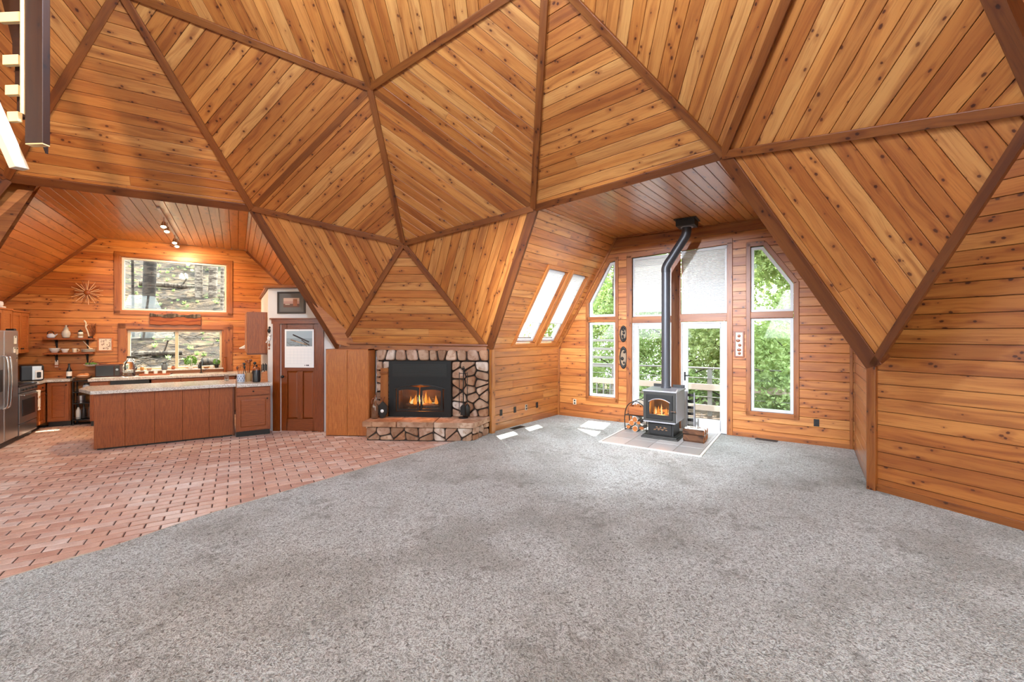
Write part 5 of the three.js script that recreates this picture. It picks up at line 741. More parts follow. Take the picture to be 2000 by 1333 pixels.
{ // wall shelves
  const mk = (name, label, y) => { const t = thing(name, label, 'shelf', K, -1.69, y, KD); part(t, 'board', rbox(0.70, 0.032, 0.2, 0, 0, -0.0 + 0.1, 0.004), MAT.mahogany); for (const x of [-0.2, 0.24]) part(t, 'bracket', [box(0.025, 0.2, 0.01, x, -0.1, 0.006), box(0.025, 0.01, 0.17, x, -0.02, 0.09), tube([[x, -0.18, 0.01], [x, -0.12, 0.06], [x, -0.05, 0.09], [x, -0.02, 0.15]], 0.009, 16, 6), tube([[x, -0.05, 0.02], [x, -0.09, 0.06], [x, -0.06, 0.08], [x, -0.04, 0.05]], 0.006, 16, 6)], MAT.iron); return t; };
  mk('wall_shelf', 'upper dark red wooden wall shelf on scrolled iron brackets', 1.685); mk('wall_shelf', 'lower dark red wooden wall shelf on scrolled iron brackets', 1.40);
  const up = 1.702, lo = 1.417, d = KD - 0.1; let t;
  t = thing('tea_kettle', 'small dark and white kettle at the left end of the upper wall shelf', 'kettle', K, -1.95, up, d); part(t, 'body', lathe([[0.001, 0], [0.05, 0], [0.062, 0.03], [0.05, 0.07], [0.02, 0.09], [0.001, 0.09]], 20), MAT.blueWhite); part(t, 'handle', tube([[-0.05, 0.05, 0], [-0.04, 0.12, 0], [0.02, 0.13, 0], [0.05, 0.06, 0]], 0.006), MAT.iron); part(t, 'spout', bar([0.05, 0.04, 0], [0.09, 0.08, 0], 0.012, 8, 0.007), MAT.blueWhite); part(t, 'lid_knob', ball(0.01, 0, 0.095, 0, 1, 1, 1, 8), MAT.iron);
  t = thing('lidded_urn', 'pale grey lidded urn standing in the middle of the upper wall shelf', 'urn', K, -1.74, up, d); part(t, 'body', lathe([[0.001, 0], [0.045, 0], [0.05, 0.02], [0.066, 0.08], [0.055, 0.13], [0.035, 0.155], [0.04, 0.17], [0.001, 0.17]], 24), std(0xb9b6ae, 0.4)); part(t, 'lid', lathe([[0.042, 0.17], [0.03, 0.2], [0.012, 0.22], [0.016, 0.245], [0.001, 0.26]], 20), std(0x9a978f, 0.4)); part(t, 'foot_band', cyl(0.049, 0.047, 0.014, 0, 0, 0, 24), MAT.iron);
  t = thing('storage_jar', 'white jar with a dark lid on the right of the upper wall shelf', 'jar', K, -1.535, up, d); part(t, 'body', lathe([[0.001, 0], [0.036, 0], [0.04, 0.02], [0.04, 0.1], [0.03, 0.12], [0.001, 0.12]], 20), MAT.ceramic); part(t, 'lid', [cyl(0.034, 0.03, 0.03, 0, 0.12, 0, 18), ball(0.012, 0, 0.16, 0)], MAT.iron); part(t, 'label_patch', cyl(0.0408, 0.0408, 0.05, 0, 0.035, 0, 20), std(0x9a8a74, 0.7));
  t = thing('antler', 'curved pale antler with dried brown branches at the right end of the upper shelf', 'antler', K, -1.40, up, d); part(t, 'antler', [tube([[-0.01, 0.0, 0], [-0.03, 0.12, 0], [-0.06, 0.22, 0], [-0.055, 0.3, 0.01], [-0.08, 0.35, 0.01]], 0.012, 24, 8), bar([-0.058, 0.22, 0], [-0.02, 0.28, 0.02], 0.009, 8, 0.004)], std(0xd8c8b0, 0.6)); part(t, 'branches', Array.from({ length: 9 }, (_, i) => tube([[0.02, 0, 0], [0.03 + i * 0.006, 0.1, rr(-0.03, 0.03)], [rr(-0.02, 0.1), rr(0.18, 0.3), rr(-0.04, 0.04)]], 0.004, 8, 5)), MAT.oakDark); part(t, 'base', cyl(0.04, 0.035, 0.03, 0.01, 0, 0, 16), MAT.iron);
  t = thing('bowl_stack', 'two stacked white bowls on the left of the lower wall shelf', 'bowls', K, -1.90, lo, d); for (const y of [0, 0.028]) part(t, 'bowl', lathe([[0.001, y], [0.04, y], [0.085, y + 0.06], [0.079, y + 0.06], [0.036, y + 0.01], [0.001, y + 0.01]], 24), MAT.ceramic);
  t = thing('bowl', 'single white bowl on the lower wall shelf, right of the stacked bowls', 'bowl', K, -1.755, lo, d); part(t, 'body', lathe([[0.001, 0], [0.035, 0], [0.06, 0.07], [0.055, 0.07], [0.03, 0.01], [0.001, 0.01]], 24), MAT.ceramic); part(t, 'rim', new THREE.TorusGeometry(0.058, 0.003, 6, 28).rotateX(Math.PI / 2).translate(0, 0.07, 0), MAT.ceramic);
  t = thing('cup', 'small cream cup in the middle of the lower wall shelf', 'cup', K, -1.62, lo, d); part(t, 'body', lathe([[0.001, 0], [0.03, 0], [0.036, 0.08], [0.032, 0.08], [0.027, 0.008], [0.001, 0.008]], 20), std(0xdccfb8, 0.4)); part(t, 'handle', new THREE.TorusGeometry(0.022, 0.005, 8, 16).translate(0.042, 0.042, 0), std(0xdccfb8, 0.4));
  t = thing('plate_stack', 'stack of pale plates on the right of the lower wall shelf', 'plates', K, -1.42, lo, d); for (let i = 0; i < 4; i++) part(t, 'plate', lathe([[0.001, 0], [0.06, 0], [0.105, 0.014], [0.104, 0.018], [0.06, 0.006], [0.001, 0.006]], 24).translate(0, i * 0.014, 0), MAT.ceramic);
  t = thing('ladle', 'pale carved ladle leaning on the plates of the lower wall shelf', 'ladle', K, -1.44, lo + 0.055, d); part(t, 'handle', bar([0.05, 0.02, 0.03], [-0.06, 0.17, -0.02], 0.008), std(0xd0bfa4, 0.6)); part(t, 'bowl', ball(0.025, 0.06, 0.016, 0.035, 1.3, 0.6, 1, 12), std(0xd0bfa4, 0.6));
  t = thing('hanging_towel', 'narrow white and brown towel hanging from the left bracket below the lower wall shelf', 'towel', K, -1.89, 1.13, KD - 0.03); part(t, 'cloth', rbox(0.05, 0.14, 0.012, 0, 0.07, 0, 0.005), std(0xcdb9a8, 0.9)); part(t, 'stripe', box(0.052, 0.03, 0.014, 0, 0.03, 0), MAT.terracotta); part(t, 'loop', bar([0, 0.13, 0], [0, 0.18, 0.0], 0.003), MAT.iron);
}
{ // sunburst on the kitchen wall
  const t = thing('sunburst_ornament', 'round sunburst of pale sticks on the orange kitchen wall left of the windows', 'ornament', K, -1.45, 2.615, KD - 0.012); part(t, 'hub', [cyl(0.06, 0.05, 0.05).rotateX(Math.PI / 2), ball(0.05, 0, 0, 0.05, 1, 1, 0.5)], MAT.mahogany);
  for (let i = 0; i < 30; i++) { const a = i / 30 * Math.PI * 2, l = i % 2 ? 0.245 : 0.19; part(t, 'ray', bar([Math.cos(a) * 0.05, Math.sin(a) * 0.05, 0.025 + (i % 2) * 0.015], [Math.cos(a) * l, Math.sin(a) * l, 0.02 + (i % 2) * 0.03], 0.008, 6, 0.006), i % 3 ? std(0xc9a07e, 0.7) : MAT.mahogany); }
}
picture('framed_print', 'small dark scroll-pattern print in a light wood frame, left of the lower kitchen window', K, -1.187, 1.57, KD - 0.001, 0.235, 0.285, 0.022, MAT.oakLight, 0xe0d4c2, 0.012, (g, w, h) => { g.fillStyle = '#d8c8b4'; g.fillRect(0, 0, w, h); g.strokeStyle = '#5a2c22'; g.lineWidth = 9; for (let i = 0; i < 26; i++) { g.beginPath(); g.arc(20 + rnd() * (w - 40), 20 + rnd() * (h - 40), 8 + rnd() * 18, rnd() * 6, rnd() * 6 + 4); g.stroke(); } });
{ const t = thing('live_edge_plank', 'rough live-edge slab of grey and red wood mounted between the two kitchen windows', 'plank', K, -0.035, 2.10, KD - 0.028), top = [], bot = []; for (let i = 0; i <= 24; i++) { const x = -0.445 + 0.89 * i / 24; top.push([x, 0.125 + 0.008 * Math.sin(i * 1.3)]); bot.push([x, -0.12 + 0.01 * Math.sin(i * 0.9 + 1)]); }
  part(t, 'slab', muv(extrude([...bot, ...top.reverse()], 0.03, 0.006)), pineMat(0xb08a78, 0.7));   const wave = (y, k) => Array.from({ length: 25 }, (_, i) => [-0.44 + 0.88 * i / 24, y + 0.014 * Math.sin(i * 0.55 + k) + 0.006 * Math.sin(i * 1.7)]);
  part(t, 'weathered_edge', muv(extrude([...wave(0.045, 0), ...wave(0.115, 2).reverse()], 0.012, 0.004).translate(0, 0, 0.03)), std(0xa39a94, 0.9, { map: TEX.bark })); part(t, 'red_streak', muv(extrude([...wave(-0.04, 1), ...wave(-0.012, 2).reverse()], 0.008, 0.003).translate(0, 0, 0.03)), pineMat(0x9a6a58, 0.7)); }
{ const t = thing('microwave', 'brown-fronted microwave oven at the left end of the counter below the window', 'microwave', K, -1.09, 0.913, 9.28); part(t, 'case', rbox(0.38, 0.25, 0.3, 0, 0.13, -0.15, 0.01), pineMat(0x6a4230, 0.5)); part(t, 'door', rbox(0.27, 0.21, 0.012, -0.045, 0.13, 0.004, 0.004), MAT.plastic); part(t, 'control_panel', [rbox(0.08, 0.21, 0.012, 0.14, 0.13, 0.004, 0.004)], MAT.stove); part(t, 'dial', cyl(0.022, 0.02, 0.015, 0, 0, 0, 16).rotateX(Math.PI / 2).translate(0.14, 0.15, 0.012), MAT.steel); part(t, 'foot', [-0.16, 0.16].map((x) => cyl(0.012, 0.012, 0.008, x, -0.001, -0.05, 10)), MAT.black);
  const b = thing('cutting_board', 'tan wooden cutting board lying on top of the microwave', 'board', K, -0.98, 1.17, 9.4); part(b, 'board', rbox(0.28, 0.02, 0.2, 0, 0.011, 0, 0.008), MAT.oakLight); part(b, 'handle', rbox(0.08, 0.018, 0.05, 0.17, 0.011, 0, 0.008), MAT.oakLight); }
{ const t = thing('water_jug', 'large clear ribbed water jug with a dark cap on the counter below the window', 'jug', K, -0.755, 0.913, 9.2); part(t, 'body', lathe([[0.001, 0], [0.095, 0], [0.1, 0.02], [0.1, 0.06], [0.094, 0.075], [0.1, 0.09], [0.1, 0.14], [0.094, 0.155], [0.1, 0.17], [0.1, 0.24], [0.08, 0.3], [0.04, 0.34], [0.036, 0.38], [0.001, 0.38]], 32), MAT.clear); part(t, 'cap', cyl(0.04, 0.038, 0.04, 0, 0.38, 0, 20), MAT.stove); part(t, 'handle', tube([[0.06, 0.3, 0.02], [0.1, 0.33, 0.03], [0.06, 0.37, 0.01]], 0.008), MAT.clear); }
function pot(label, v, d, y, r, h, mat, plant) { const t = thing('potted_plant', label, 'plant', K, v, y, d); part(t, 'pot', lathe([[0.001, 0], [r * 0.75, 0], [r, h], [r * 0.9, h], [r * 0.68, 0.01], [0.001, 0.01]], 20), mat); part(t, 'soil', cyl(r * 0.86, r * 0.86, 0.006, 0, h * 0.85, 0, 16), MAT.char); const gs = []; for (let i = 0; i < plant.n; i++) { const a = rnd() * 6.283, e = Math.acos(rr(-0.7, 1)), q = plant.r * Math.cbrt(rr(0.3, 1)); const g = new THREE.CircleGeometry(plant.leaf, 6).scale(0.6, 1, 1).rotateX(rr(-1, 1)).rotateY(a).translate(Math.cos(a) * Math.sin(e) * q, h + plant.r * 0.95 + Math.cos(e) * q, Math.sin(a) * Math.sin(e) * q); gs.push(g); } const f = part(t, 'foliage', gs, MAT.green); f.userData.kind = 'stuff'; part(t, 'stem', Array.from({ length: 4 }, () => bar([0, h * 0.8, 0], [rr(-0.03, 0.03), h + plant.r, rr(-0.03, 0.03)], 0.004, 5)), MAT.green); return t; }
const SY = 1.016;
pot('round bushy green plant in a white pot mid-way along the kitchen window sill', 0.225, 9.52, SY, 0.045, 0.06, MAT.ceramic, { n: 260, r: 0.115, leaf: 0.02 });
pot('small green plant in a dark pot at the right end of the kitchen window sill', 0.70, 9.53, SY, 0.045, 0.075, MAT.iron, { n: 90, r: 0.065, leaf: 0.02 });
function jarOn(label, v, d, y, prof, mat, lid, lidMat) { const t = thing('small_jar', label, 'jar', K, v, y, d); part(t, 'body', lathe([[0.001, 0], ...prof, [0.001, prof[prof.length - 1][1]]], 18), mat); if (lid) part(t, 'lid', [cyl(lid[0], lid[0] * 0.9, lid[1], 0, prof[prof.length - 1][1], 0, 16)], lidMat); return t; }
jarOn('dark round sugar jar at the left end of the kitchen window sill', -0.72, 9.53, SY, [[0.03, 0], [0.045, 0.04], [0.03, 0.08]], MAT.stove, [0.025, 0.02], MAT.black);
jarOn('amber jar second from the left on the kitchen window sill', -0.60, 9.53, SY, [[0.03, 0], [0.034, 0.05], [0.026, 0.07]], std(0xc08a4a, 0.4), [0.028, 0.015], MAT.steel);
jarOn('low tan clay pot third from the left on the kitchen window sill', -0.48, 9.53, SY, [[0.035, 0], [0.05, 0.04], [0.046, 0.05]], std(0xc9a888, 0.7), null);
jarOn('tall grey glass canister left of the window mullion on the sill', -0.23, 9.53, SY, [[0.05, 0], [0.055, 0.02], [0.055, 0.11], [0.04, 0.13]], std(0x5c6468, 0.2), [0.042, 0.025], MAT.black);
jarOn('small red-brown jar just left of the window mullion on the sill', -0.08, 9.53, SY, [[0.03, 0], [0.036, 0.04], [0.028, 0.065]], MAT.terracotta, [0.028, 0.012], MAT.black);
jarOn('slim dark bottle just right of the bushy plant on the kitchen sill', 0.385, 9.53, SY, [[0.03, 0], [0.034, 0.05], [0.012, 0.1], [0.012, 0.13]], MAT.plastic, [0.014, 0.014], MAT.steel);
jarOn('low brown bowl right of the dark bottle on the kitchen sill', 0.51, 9.53, SY, [[0.04, 0], [0.065, 0.035], [0.06, 0.04]], std(0xa8784c, 0.7), null);
jarOn('white cup left of the right-hand sill plant in the kitchen', 0.61, 9.53, SY, [[0.028, 0], [0.034, 0.06], [0.03, 0.06]], MAT.ceramic, null);
{ const t = thing('drying_tray', 'dark red dish tray with cups on the counter below the window mullion', 'tray', K, -0.35, 0.913, 9.3); part(t, 'tray', [rbox(0.5, 0.02, 0.28, 0, 0.012, 0, 0.006), box(0.5, 0.03, 0.012, 0, 0.03, 0.135), box(0.5, 0.03, 0.012, 0, 0.03, -0.135)], MAT.mahogany); part(t, 'cup', [-0.15, 0, 0.14].map((x) => lathe([[0.03, 0.025], [0.036, 0.1], [0.03, 0.1], [0.026, 0.03]], 16).translate(x, 0, 0)), MAT.ceramic); part(t, 'handle', [-1, 1].map((s) => tube([[s * 0.25, 0.02, -0.05], [s * 0.29, 0.04, 0], [s * 0.25, 0.02, 0.05]], 0.006)), MAT.iron); }
{ const t = thing('candle_holder', 'tall reddish wooden candle holder at the right end of the window counter', 'candle holder', K, 0.86, 0.913, 9.45); part(t, 'base', cyl(0.045, 0.04, 0.02), MAT.mahogany); part(t, 'column', lathe([[0.001, 0.02], [0.03, 0.02], [0.02, 0.06], [0.035, 0.11], [0.018, 0.2], [0.025, 0.32], [0.001, 0.32]], 18), MAT.mahogany); part(t, 'cup', cyl(0.022, 0.03, 0.03, 0, 0.32, 0, 16), MAT.mahogany); }
// right counter
{ const y = 0.915; let t = thing('utensil_crock', 'blue and white patterned crock of wooden spoons on the right counter', 'crock', K, 1.15, y, 6.75); part(t, 'crock', lathe([[0.001, 0], [0.055, 0], [0.06, 0.02], [0.06, 0.15], [0.054, 0.15], [0.052, 0.015], [0.001, 0.015]], 24), MAT.blueWhite); part(t, 'pattern', [0.04, 0.075, 0.11].flatMap((q, j) => Array.from({ length: 8 }, (_, i) => { const a = i / 8 * 6.283 + j * 0.4; return ball(0.013, Math.cos(a) * 0.059, q, Math.sin(a) * 0.059, 0.5, 1, 1, 7); })), std(0x4a5f86, 0.4));
  [[-0.03, 0.01, -0.05, 0.24], [0.0, -0.02, 0.02, 0.28], [0.03, 0.01, 0.05, 0.25], [-0.01, 0.02, -0.02, 0.26]].forEach(([x, z, tx, hh]) => { const u = part(t, 'spoon', [bar([x * 0.6, 0.02, z], [tx, hh, z], 0.006, 6), ball(0.022, tx * 1.08, hh + 0.02, z, 0.9, 1.4, 0.4, 10)], pick([MAT.oakDark, MAT.black, MAT.oakLight])); });
  t = thing('utensil_crock', 'tall tan crock crowded with dark carved utensils on the right counter', 'crock', K, 1.27, y, 6.85); part(t, 'crock', lathe([[0.001, 0], [0.045, 0], [0.055, 0.1], [0.05, 0.16], [0.045, 0.16], [0.05, 0.1], [0.04, 0.012], [0.001, 0.012]], 24), std(0xb08a5c, 0.6)); [[-0.03, 0.02, -0.07, 0.3], [0.0, -0.02, 0.03, 0.36], [0.03, 0.01, 0.09, 0.31], [0.01, 0.02, 0.0, 0.33], [-0.02, -0.02, -0.03, 0.35]].forEach(([x, z, tx, hh]) => part(t, 'utensil', [bar([x * 0.6, 0.02, z], [tx, hh, z], 0.007, 6), ball(0.024, tx * 1.05, hh + 0.02, z, 1.1, 1.1, 0.5, 10)], pick([MAT.mahogany, MAT.black, MAT.oakDark])));
  t = thing('canister', 'black canister with a domed dark lid on the right counter', 'canister', K, 1.385, y, 6.62); part(t, 'body', lathe([[0.001, 0], [0.058, 0], [0.064, 0.02], [0.064, 0.22], [0.001, 0.22]], 24), MAT.plastic); part(t, 'lid', lathe([[0.066, 0.22], [0.06, 0.25], [0.03, 0.275], [0.001, 0.28]], 24), MAT.mahogany); part(t, 'knob', ball(0.018, 0, 0.295, 0), MAT.iron);
  t = thing('knife_block', 'wooden knife block with black-handled knives against the white pantry wall', 'knife block', K, 1.50, y, 6.62); part(t, 'block', muv(extrude([[-0.06, 0], [0.06, 0], [0.05, 0.2], [-0.03, 0.17]], 0.1, 0.004).rotateY(0).translate(0, 0, -0.05)), MAT.oakLight); for (let i = 0; i < 5; i++) part(t, 'knife_handle', rbox(0.016, 0.13, 0.026, -0.032 + i * 0.019, 0.25 + (i % 2) * 0.02, (i % 2 ? 0.02 : -0.02), 0.006), MAT.black);
  t = thing('glass_tumbler', 'clear glass tumbler on the right counter in front of the patterned crock', 'glass', K, 0.93, 0.915, 7.1); part(t, 'body', lathe([[0.001, 0], [0.03, 0], [0.035, 0.11], [0.032, 0.11], [0.027, 0.008], [0.001, 0.008]], 20), MAT.clear); part(t, 'rim', new THREE.TorusGeometry(0.0335, 0.0018, 6, 24).rotateX(Math.PI / 2).translate(0, 0.11, 0), MAT.clear);
  t = thing('brown_fruit_bowl', 'low brown bowl of nuts on the right counter left of the crocks', 'bowl', K, 1.16, 0.915, 7.35); part(t, 'bowl', lathe([[0.001, 0], [0.05, 0], [0.09, 0.05], [0.084, 0.05], [0.045, 0.01], [0.001, 0.01]], 24), MAT.oakDark); part(t, 'nuts', Array.from({ length: 14 }, () => ball(0.017, rr(-0.055, 0.055), 0.045 + rr(0, 0.012), rr(-0.055, 0.055), 1, 1, 1, 8)), MAT.terracotta); }
{ const t = thing('white_dish', 'white covered butter dish on top of the left kitchen wall cabinets', 'dish', K, -2.42, 2.227, 8.62); part(t, 'base', rbox(0.26, 0.03, 0.16, 0, 0.016, 0, 0.01), MAT.ceramic); part(t, 'cover', rbox(0.22, 0.09, 0.13, 0, 0.075, 0, 0.03), MAT.ceramic); part(t, 'finial', [bar([0, 0.11, 0], [0, 0.22, 0], 0.012, 8, 0.004)], MAT.ceramic); }
{ // track light on the kitchen ceiling
  const t = thing('track_light', 'four-lamp spotlight track on the boarded kitchen ceiling', 'track light', K, 0.06, CK - 0.03, 7.6); part(t, 'rail', rbox(0.04, 0.025, 2.7, 0, 0.017, 0, 0.004), MAT.white);
  [[0.75, -1.2, -1.3, -0.7], [0.35, 1.1, -1.3, -0.6], [-0.75, -0.7, -1.1, -1.3], [-1.15, 0.6, -1.2, -1.2]].forEach(([z, ax, ay, az2]) => { const s = part(t, 'lamp_head', [bar([0, 0.01, z], [0, -0.09, z], 0.008), lathe([[0.001, 0], [0.025, 0], [0.045, -0.09], [0.04, -0.09], [0.02, -0.006]], 18).rotateX(-0.35).translate(0, -0.08, z)], MAT.chrome); part(s, 'bulb', ball(0.034, 0, -0.155, z + 0.03), MAT.bulb); const l = new THREE.SpotLight(0xffd6a2, LAMP.track, 0, 1.15, 0.7, 2); l.shadow.radius = 1.7; l.position.set(0, -0.2, z + 0.04); l.target.position.set(ax, -0.2 + ay, z + 0.04 + az2); t.add(l, l.target); });
}

// ---------- loft stair at the upper left ----------
{
  const t = thing('loft_stair', 'steep dark timber loft stair with a pale stringer, seen from below at the upper left', 'stair', 0, 0, 0, 0);
  const post = part(t, 'newel_post', rbox(0.135, 2.2, 0.05, -1.317, 4.23, -1.62, 0.004, 1), MAT.darkTimber); part(post, 'end_grain', box(0.13, 0.012, 0.047, -1.317, 3.128, -1.62), std(0xd9b98c, 0.7), 'pale sawn end of the dark post');
  part(t, 'stringer', timber(V3(-1.43, 2.95, -1.60), V3(-1.83, 4.62, -1.25), V3(0.2, -0.3, 1), 0.05, 0.10), std(0xd8ccb8, 0.7), 'pale stringer board'); part(t, 'edge_board', box(0.008, 1.6, 0.04, -1.398, 4.14, -1.60, 1), std(0xd2bc92, 0.7), 'pale edge board');
  [[3.32, 0.085, -1.425], [3.51, 0.1, -1.425], [3.725, 0.12, -1.425], [4.03, 0.155, -1.415]].forEach(([y, w, x1], i) => { const s = part(t, 'tread', box(w, 0.24, 0.03, x1 - w / 2, y + 0.14, -1.66, 0), MAT.darkTimber); part(s, 'nosing', rbox(w, 0.07, 0.03, x1 - w / 2, y, -1.6, 0.003), std(0xdcc192, 0.7), 'pale front edge of the tread'); });
  part(t, 'riser_board', muv(extrude([[-1.405, 3.12], [-1.405, 5.0], [-1.95, 5.0], [-1.64, 3.85], [-1.48, 3.3]], 0.02).translate(0, 0, -1.76)), MAT.darkTimber);
}
// pendant lamps of the dome, above and behind the view
function pendant(label, x, y, z, power) { const t = thing('pendant_lamp', label, 'lamp', 0, x, y, -z); part(t, 'globe', ball(0.14, 0, 0, 0, 1, 1, 1, 24), MAT.globe); part(t, 'dish', lathe([[0.001, -0.31], [0.09, -0.304], [0.125, -0.28], [0.12, -0.28], [0.087, -0.296], [0.001, -0.302]], 32), MAT.dish); part(t, 'cap', cyl(0.06, 0.045, 0.06, 0, 0.13, 0), MAT.iron); part(t, 'hanger', [0, 1, 2].map((i) => bar([Math.cos(i * 2.1) * 0.121, -0.282, Math.sin(i * 2.1) * 0.121], [0, 0.19, 0], 0.004, 5)), MAT.iron); part(t, 'cord', bar([0, 0.19, 0], [0, 6.5 - y, 0], 0.006, 6), MAT.iron); const l = new THREE.PointLight(LAMP.color, power, 0, 2); l.shadow.radius = 7; t.add(l); return t; }
pendant('globe pendant lamp with a white dish, in the middle of the dome', 0.2, 5.1, -1.2, LAMP.pendant); pendant('globe pendant lamp with a white dish, in the right half of the dome', 2.7, 5.0, -0.9, LAMP.pendant * 0.58);
// three spot lamps at the rear of the dome, two for the alcove and one for the kitchen
function spotLamp(label, x, y, z, target, power, angle, color) {
  const t = thing('spot_lamp', label, 'lamp', 0, x, y, -z), d = target.clone().sub(t.position).normalize(), q = new THREE.Quaternion().setFromUnitVectors(V3(0, 0, 1), d), turn = (g) => plain(g).applyQuaternion(q);
  part(t, 'housing', turn(lathe([[0.001, 0], [0.06, 0], [0.1, 0.2], [0.095, 0.2], [0.05, 0.02]], 20).rotateX(Math.PI / 2).translate(0, 0, -0.22)), MAT.white); part(t, 'diffuser', turn(cyl(0.09, 0.09, 0.01, 0, 0, 0, 20).rotateX(Math.PI / 2).translate(0, 0, -0.04)), MAT.globe); part(t, 'stem', bar([0, 0, 0], [0, 1.2, 0.1], 0.012), MAT.iron);
  const l = new THREE.SpotLight(color, power, 0, angle, 0.9, 2); l.shadow.radius = 6; l.position.copy(d.clone().multiplyScalar(0.02)); l.target.position.copy(d.clone().multiplyScalar(5)); t.add(l, l.target);
}
spotLamp('white spot lamp at the right rear of the dome turned to the skylights', 3.5, 2.4, 2.4, at(A, -1.9, 2.45, 6.7), LAMP.spotSlope, 0.19, 0xeef4ff);
spotLamp('white spot lamp on the rear of the dome turned to the stove alcove', -0.8, 4.2, 1.6, at(W, 0.5, 0.75, 8.4), LAMP.spotAlcove, 0.31, 0xeef4ff); spotLamp('white spot lamp on the rear of the dome turned to the kitchen', 0.2, 4.3, 1.7, at(K, 0.1, 2.4, 9.4), LAMP.spotKitchen, 0.36, 0xffe6c8);

// ---------- outdoors ----------
{
  const g = structure('ground'), geo = new THREE.PlaneGeometry(90, 90, 150, 150).rotateX(-Math.PI / 2), p = geo.attributes.position, u = dirU(K), w = dirU(W);
  for (let i = 0; i < p.count; i++) {
    const q = V3(p.getX(i), 0, p.getZ(i) - 12), dk = q.dot(u), dw = q.dot(w), k = sm(-6, 4, dk - dw);
    const hill = 0.25 + Math.max(0, dk - 10.6) * 0.36, down = -1.2 - Math.max(0, dw - 10) * 0.10;
    p.setXYZ(i, q.x, (dk > 10.2 ? hill : -0.4) * k + (dw > 10 ? down : -0.5) * (1 - k) + (fbm(q.x * 0.35 + 50, q.z * 0.35 + 50, 999, 999, 301, 3) - 0.5) * (Math.max(dk, dw) > 10.8 ? 0.9 : 0.1) - (Math.hypot(q.x, q.z) < 7.6 ? 0.4 : 0), q.z);
  }
  geo.computeVertexNormals(); const uv = geo.attributes.uv; for (let i = 0; i < uv.count; i++) uv.setXY(i, p.getX(i), p.getZ(i));
  part(g, 'soil', geo, MAT.ground);
}
const groundY = (d) => 0.25 + Math.max(0, d - 10.6) * 0.36;
// bare trunks on the hillside behind the kitchen
[[-1.21, 14.6, 0.16, 'thick dark pine trunk close behind the left of the upper kitchen window', 1], [-1.58, 15.0, 0.035, 'thin dark sapling left of the thick trunk behind the kitchen window', 1], [-0.2, 19, 0.13, 'pale grey trunk behind the right half of the upper kitchen window', 0], [0.24, 19.0, 0.155, 'stout pale trunk rightmost behind the upper kitchen window', 0], [0.62, 16.5, 0.05, 'slim grey trunk at the right end of the upper kitchen window', 0], [3.9, 26, 0.2, 'distant trunk at the right edge of the hillside behind the kitchen', 0], [-3.4, 22, 0.22, 'grey trunk at the left edge of the hillside behind the kitchen', 0], [-4.8, 30, 0.24, 'far pale trunk at the far left of the hillside', 0], [1.5, 33, 0.22, 'far slim trunk near the top of the hillside', 0]].forEach(([v, d, r, label, dark]) => {
  const t = thing('pine_tree', label, 'tree', K, v, groundY(d) - 0.4, d), b = dark ? MAT.barkDark : MAT.barkPale; const lean = rr(-0.02, 0.04);
  part(t, 'trunk', muv(tube([[0, 0, 0], [lean * 3, 3, 0], [lean * 7, 7, 0.1], [lean * 12, 12, 0.1]], r, 24, 14), 1), b); part(t, 'branch', Array.from({ length: 10 }, () => { const y = rr(3.5, 11), a = rr(0, 6.28); return bar([lean * y, y, 0], [lean * y + Math.cos(a) * 1.2, y + 0.3, Math.sin(a) * 1.2], r * 0.14, 5, 0.008); }), b);
  needles(t, 60, (i) => { const y = rr(7.5, 12.5), a = rr(0, 6.28), q = rr(0.2, 2.2) * (13.5 - y) / 5; return [lean * y + Math.cos(a) * q, y, Math.sin(a) * q]; }, 0.55);
});
function leafGeo(len, wid) { const g = new THREE.BufferGeometry(), P2 = [[0, 0, 0], [wid / 2, len * 0.45, 0.04 * len], [0, len, -0.02], [-wid / 2, len * 0.45, 0.04 * len]]; g.setAttribute('position', new THREE.Float32BufferAttribute([0, 1, 2, 0, 2, 3].flatMap((i) => P2[i]), 3)); g.computeVertexNormals(); g.setAttribute('uv', new THREE.Float32BufferAttribute(new Float32Array(12), 2)); return g; }
function scatter(t, name, geo, mat, n, place, s0 = 0.7, s1 = 1.3, flat = 1) { const m = new THREE.InstancedMesh(geo, mat, n), o = new THREE.Object3D(); m.name = name; m.userData.kind = 'stuff'; for (let i = 0; i < n; i++) { o.position.set(...place(i)); o.rotation.set(flat * rr(-1.6, 1.6), rr(0, 6.28), flat * rr(-1.2, 1.2)); o.scale.setScalar(rr(s0, s1)); o.updateMatrix(); m.setMatrixAt(i, o.matrix); } t.add(m); return m; }
function needles(t, n, place, size) { const gs = []; for (let i = 0; i < 14; i++) gs.push(leafGeo(size, 0.06).rotateZ(rr(-1.4, 1.4)).rotateY(rr(0, 6.28))); scatter(t, 'needles', merge(gs), MAT.leaf[2], n, place); }
// fallen logs, stones and brush on the slope
[['near', 12.6, 0], ['middle', 15.2, 0.25], ['far', 19.5, 0.1]].forEach(([row, d0, sh], j) => ['far left', 'left', 'right', 'far right'].forEach((side, i) => {
  const d = d0 + (i % 2 ? 0.7 : -0.3), v = (-2.55 + 1.7 * i + sh) * (d / 14) * 1.15, r = rr(0.06, 0.13), l = (1.25 + rr(0, 0.25)) * d / 14, tone = (i + j) % 2 ? ['pale', MAT.bark] : ['dark', MAT.barkDark], t = thing('fallen_log', `${tone[0]} fallen log on the ${row} part of the hillside behind the kitchen, ${side}`, 'log', K, v, groundY(d) + r * 0.5, d, rr(-0.35, 0.25), 'fallen logs on the hillside');
  part(t, 'trunk', muv(bar([-l / 2, rr(-0.1, 0.1), 0], [l / 2, rr(-0.05, 0.15), 0], r, 10, r * 0.7), 0), tone[1]); part(t, 'stub', bar([l * 0.2, 0.03, 0], [l * 0.28, 0.35, 0.1], r * 0.25, 5), tone[1]);
}));
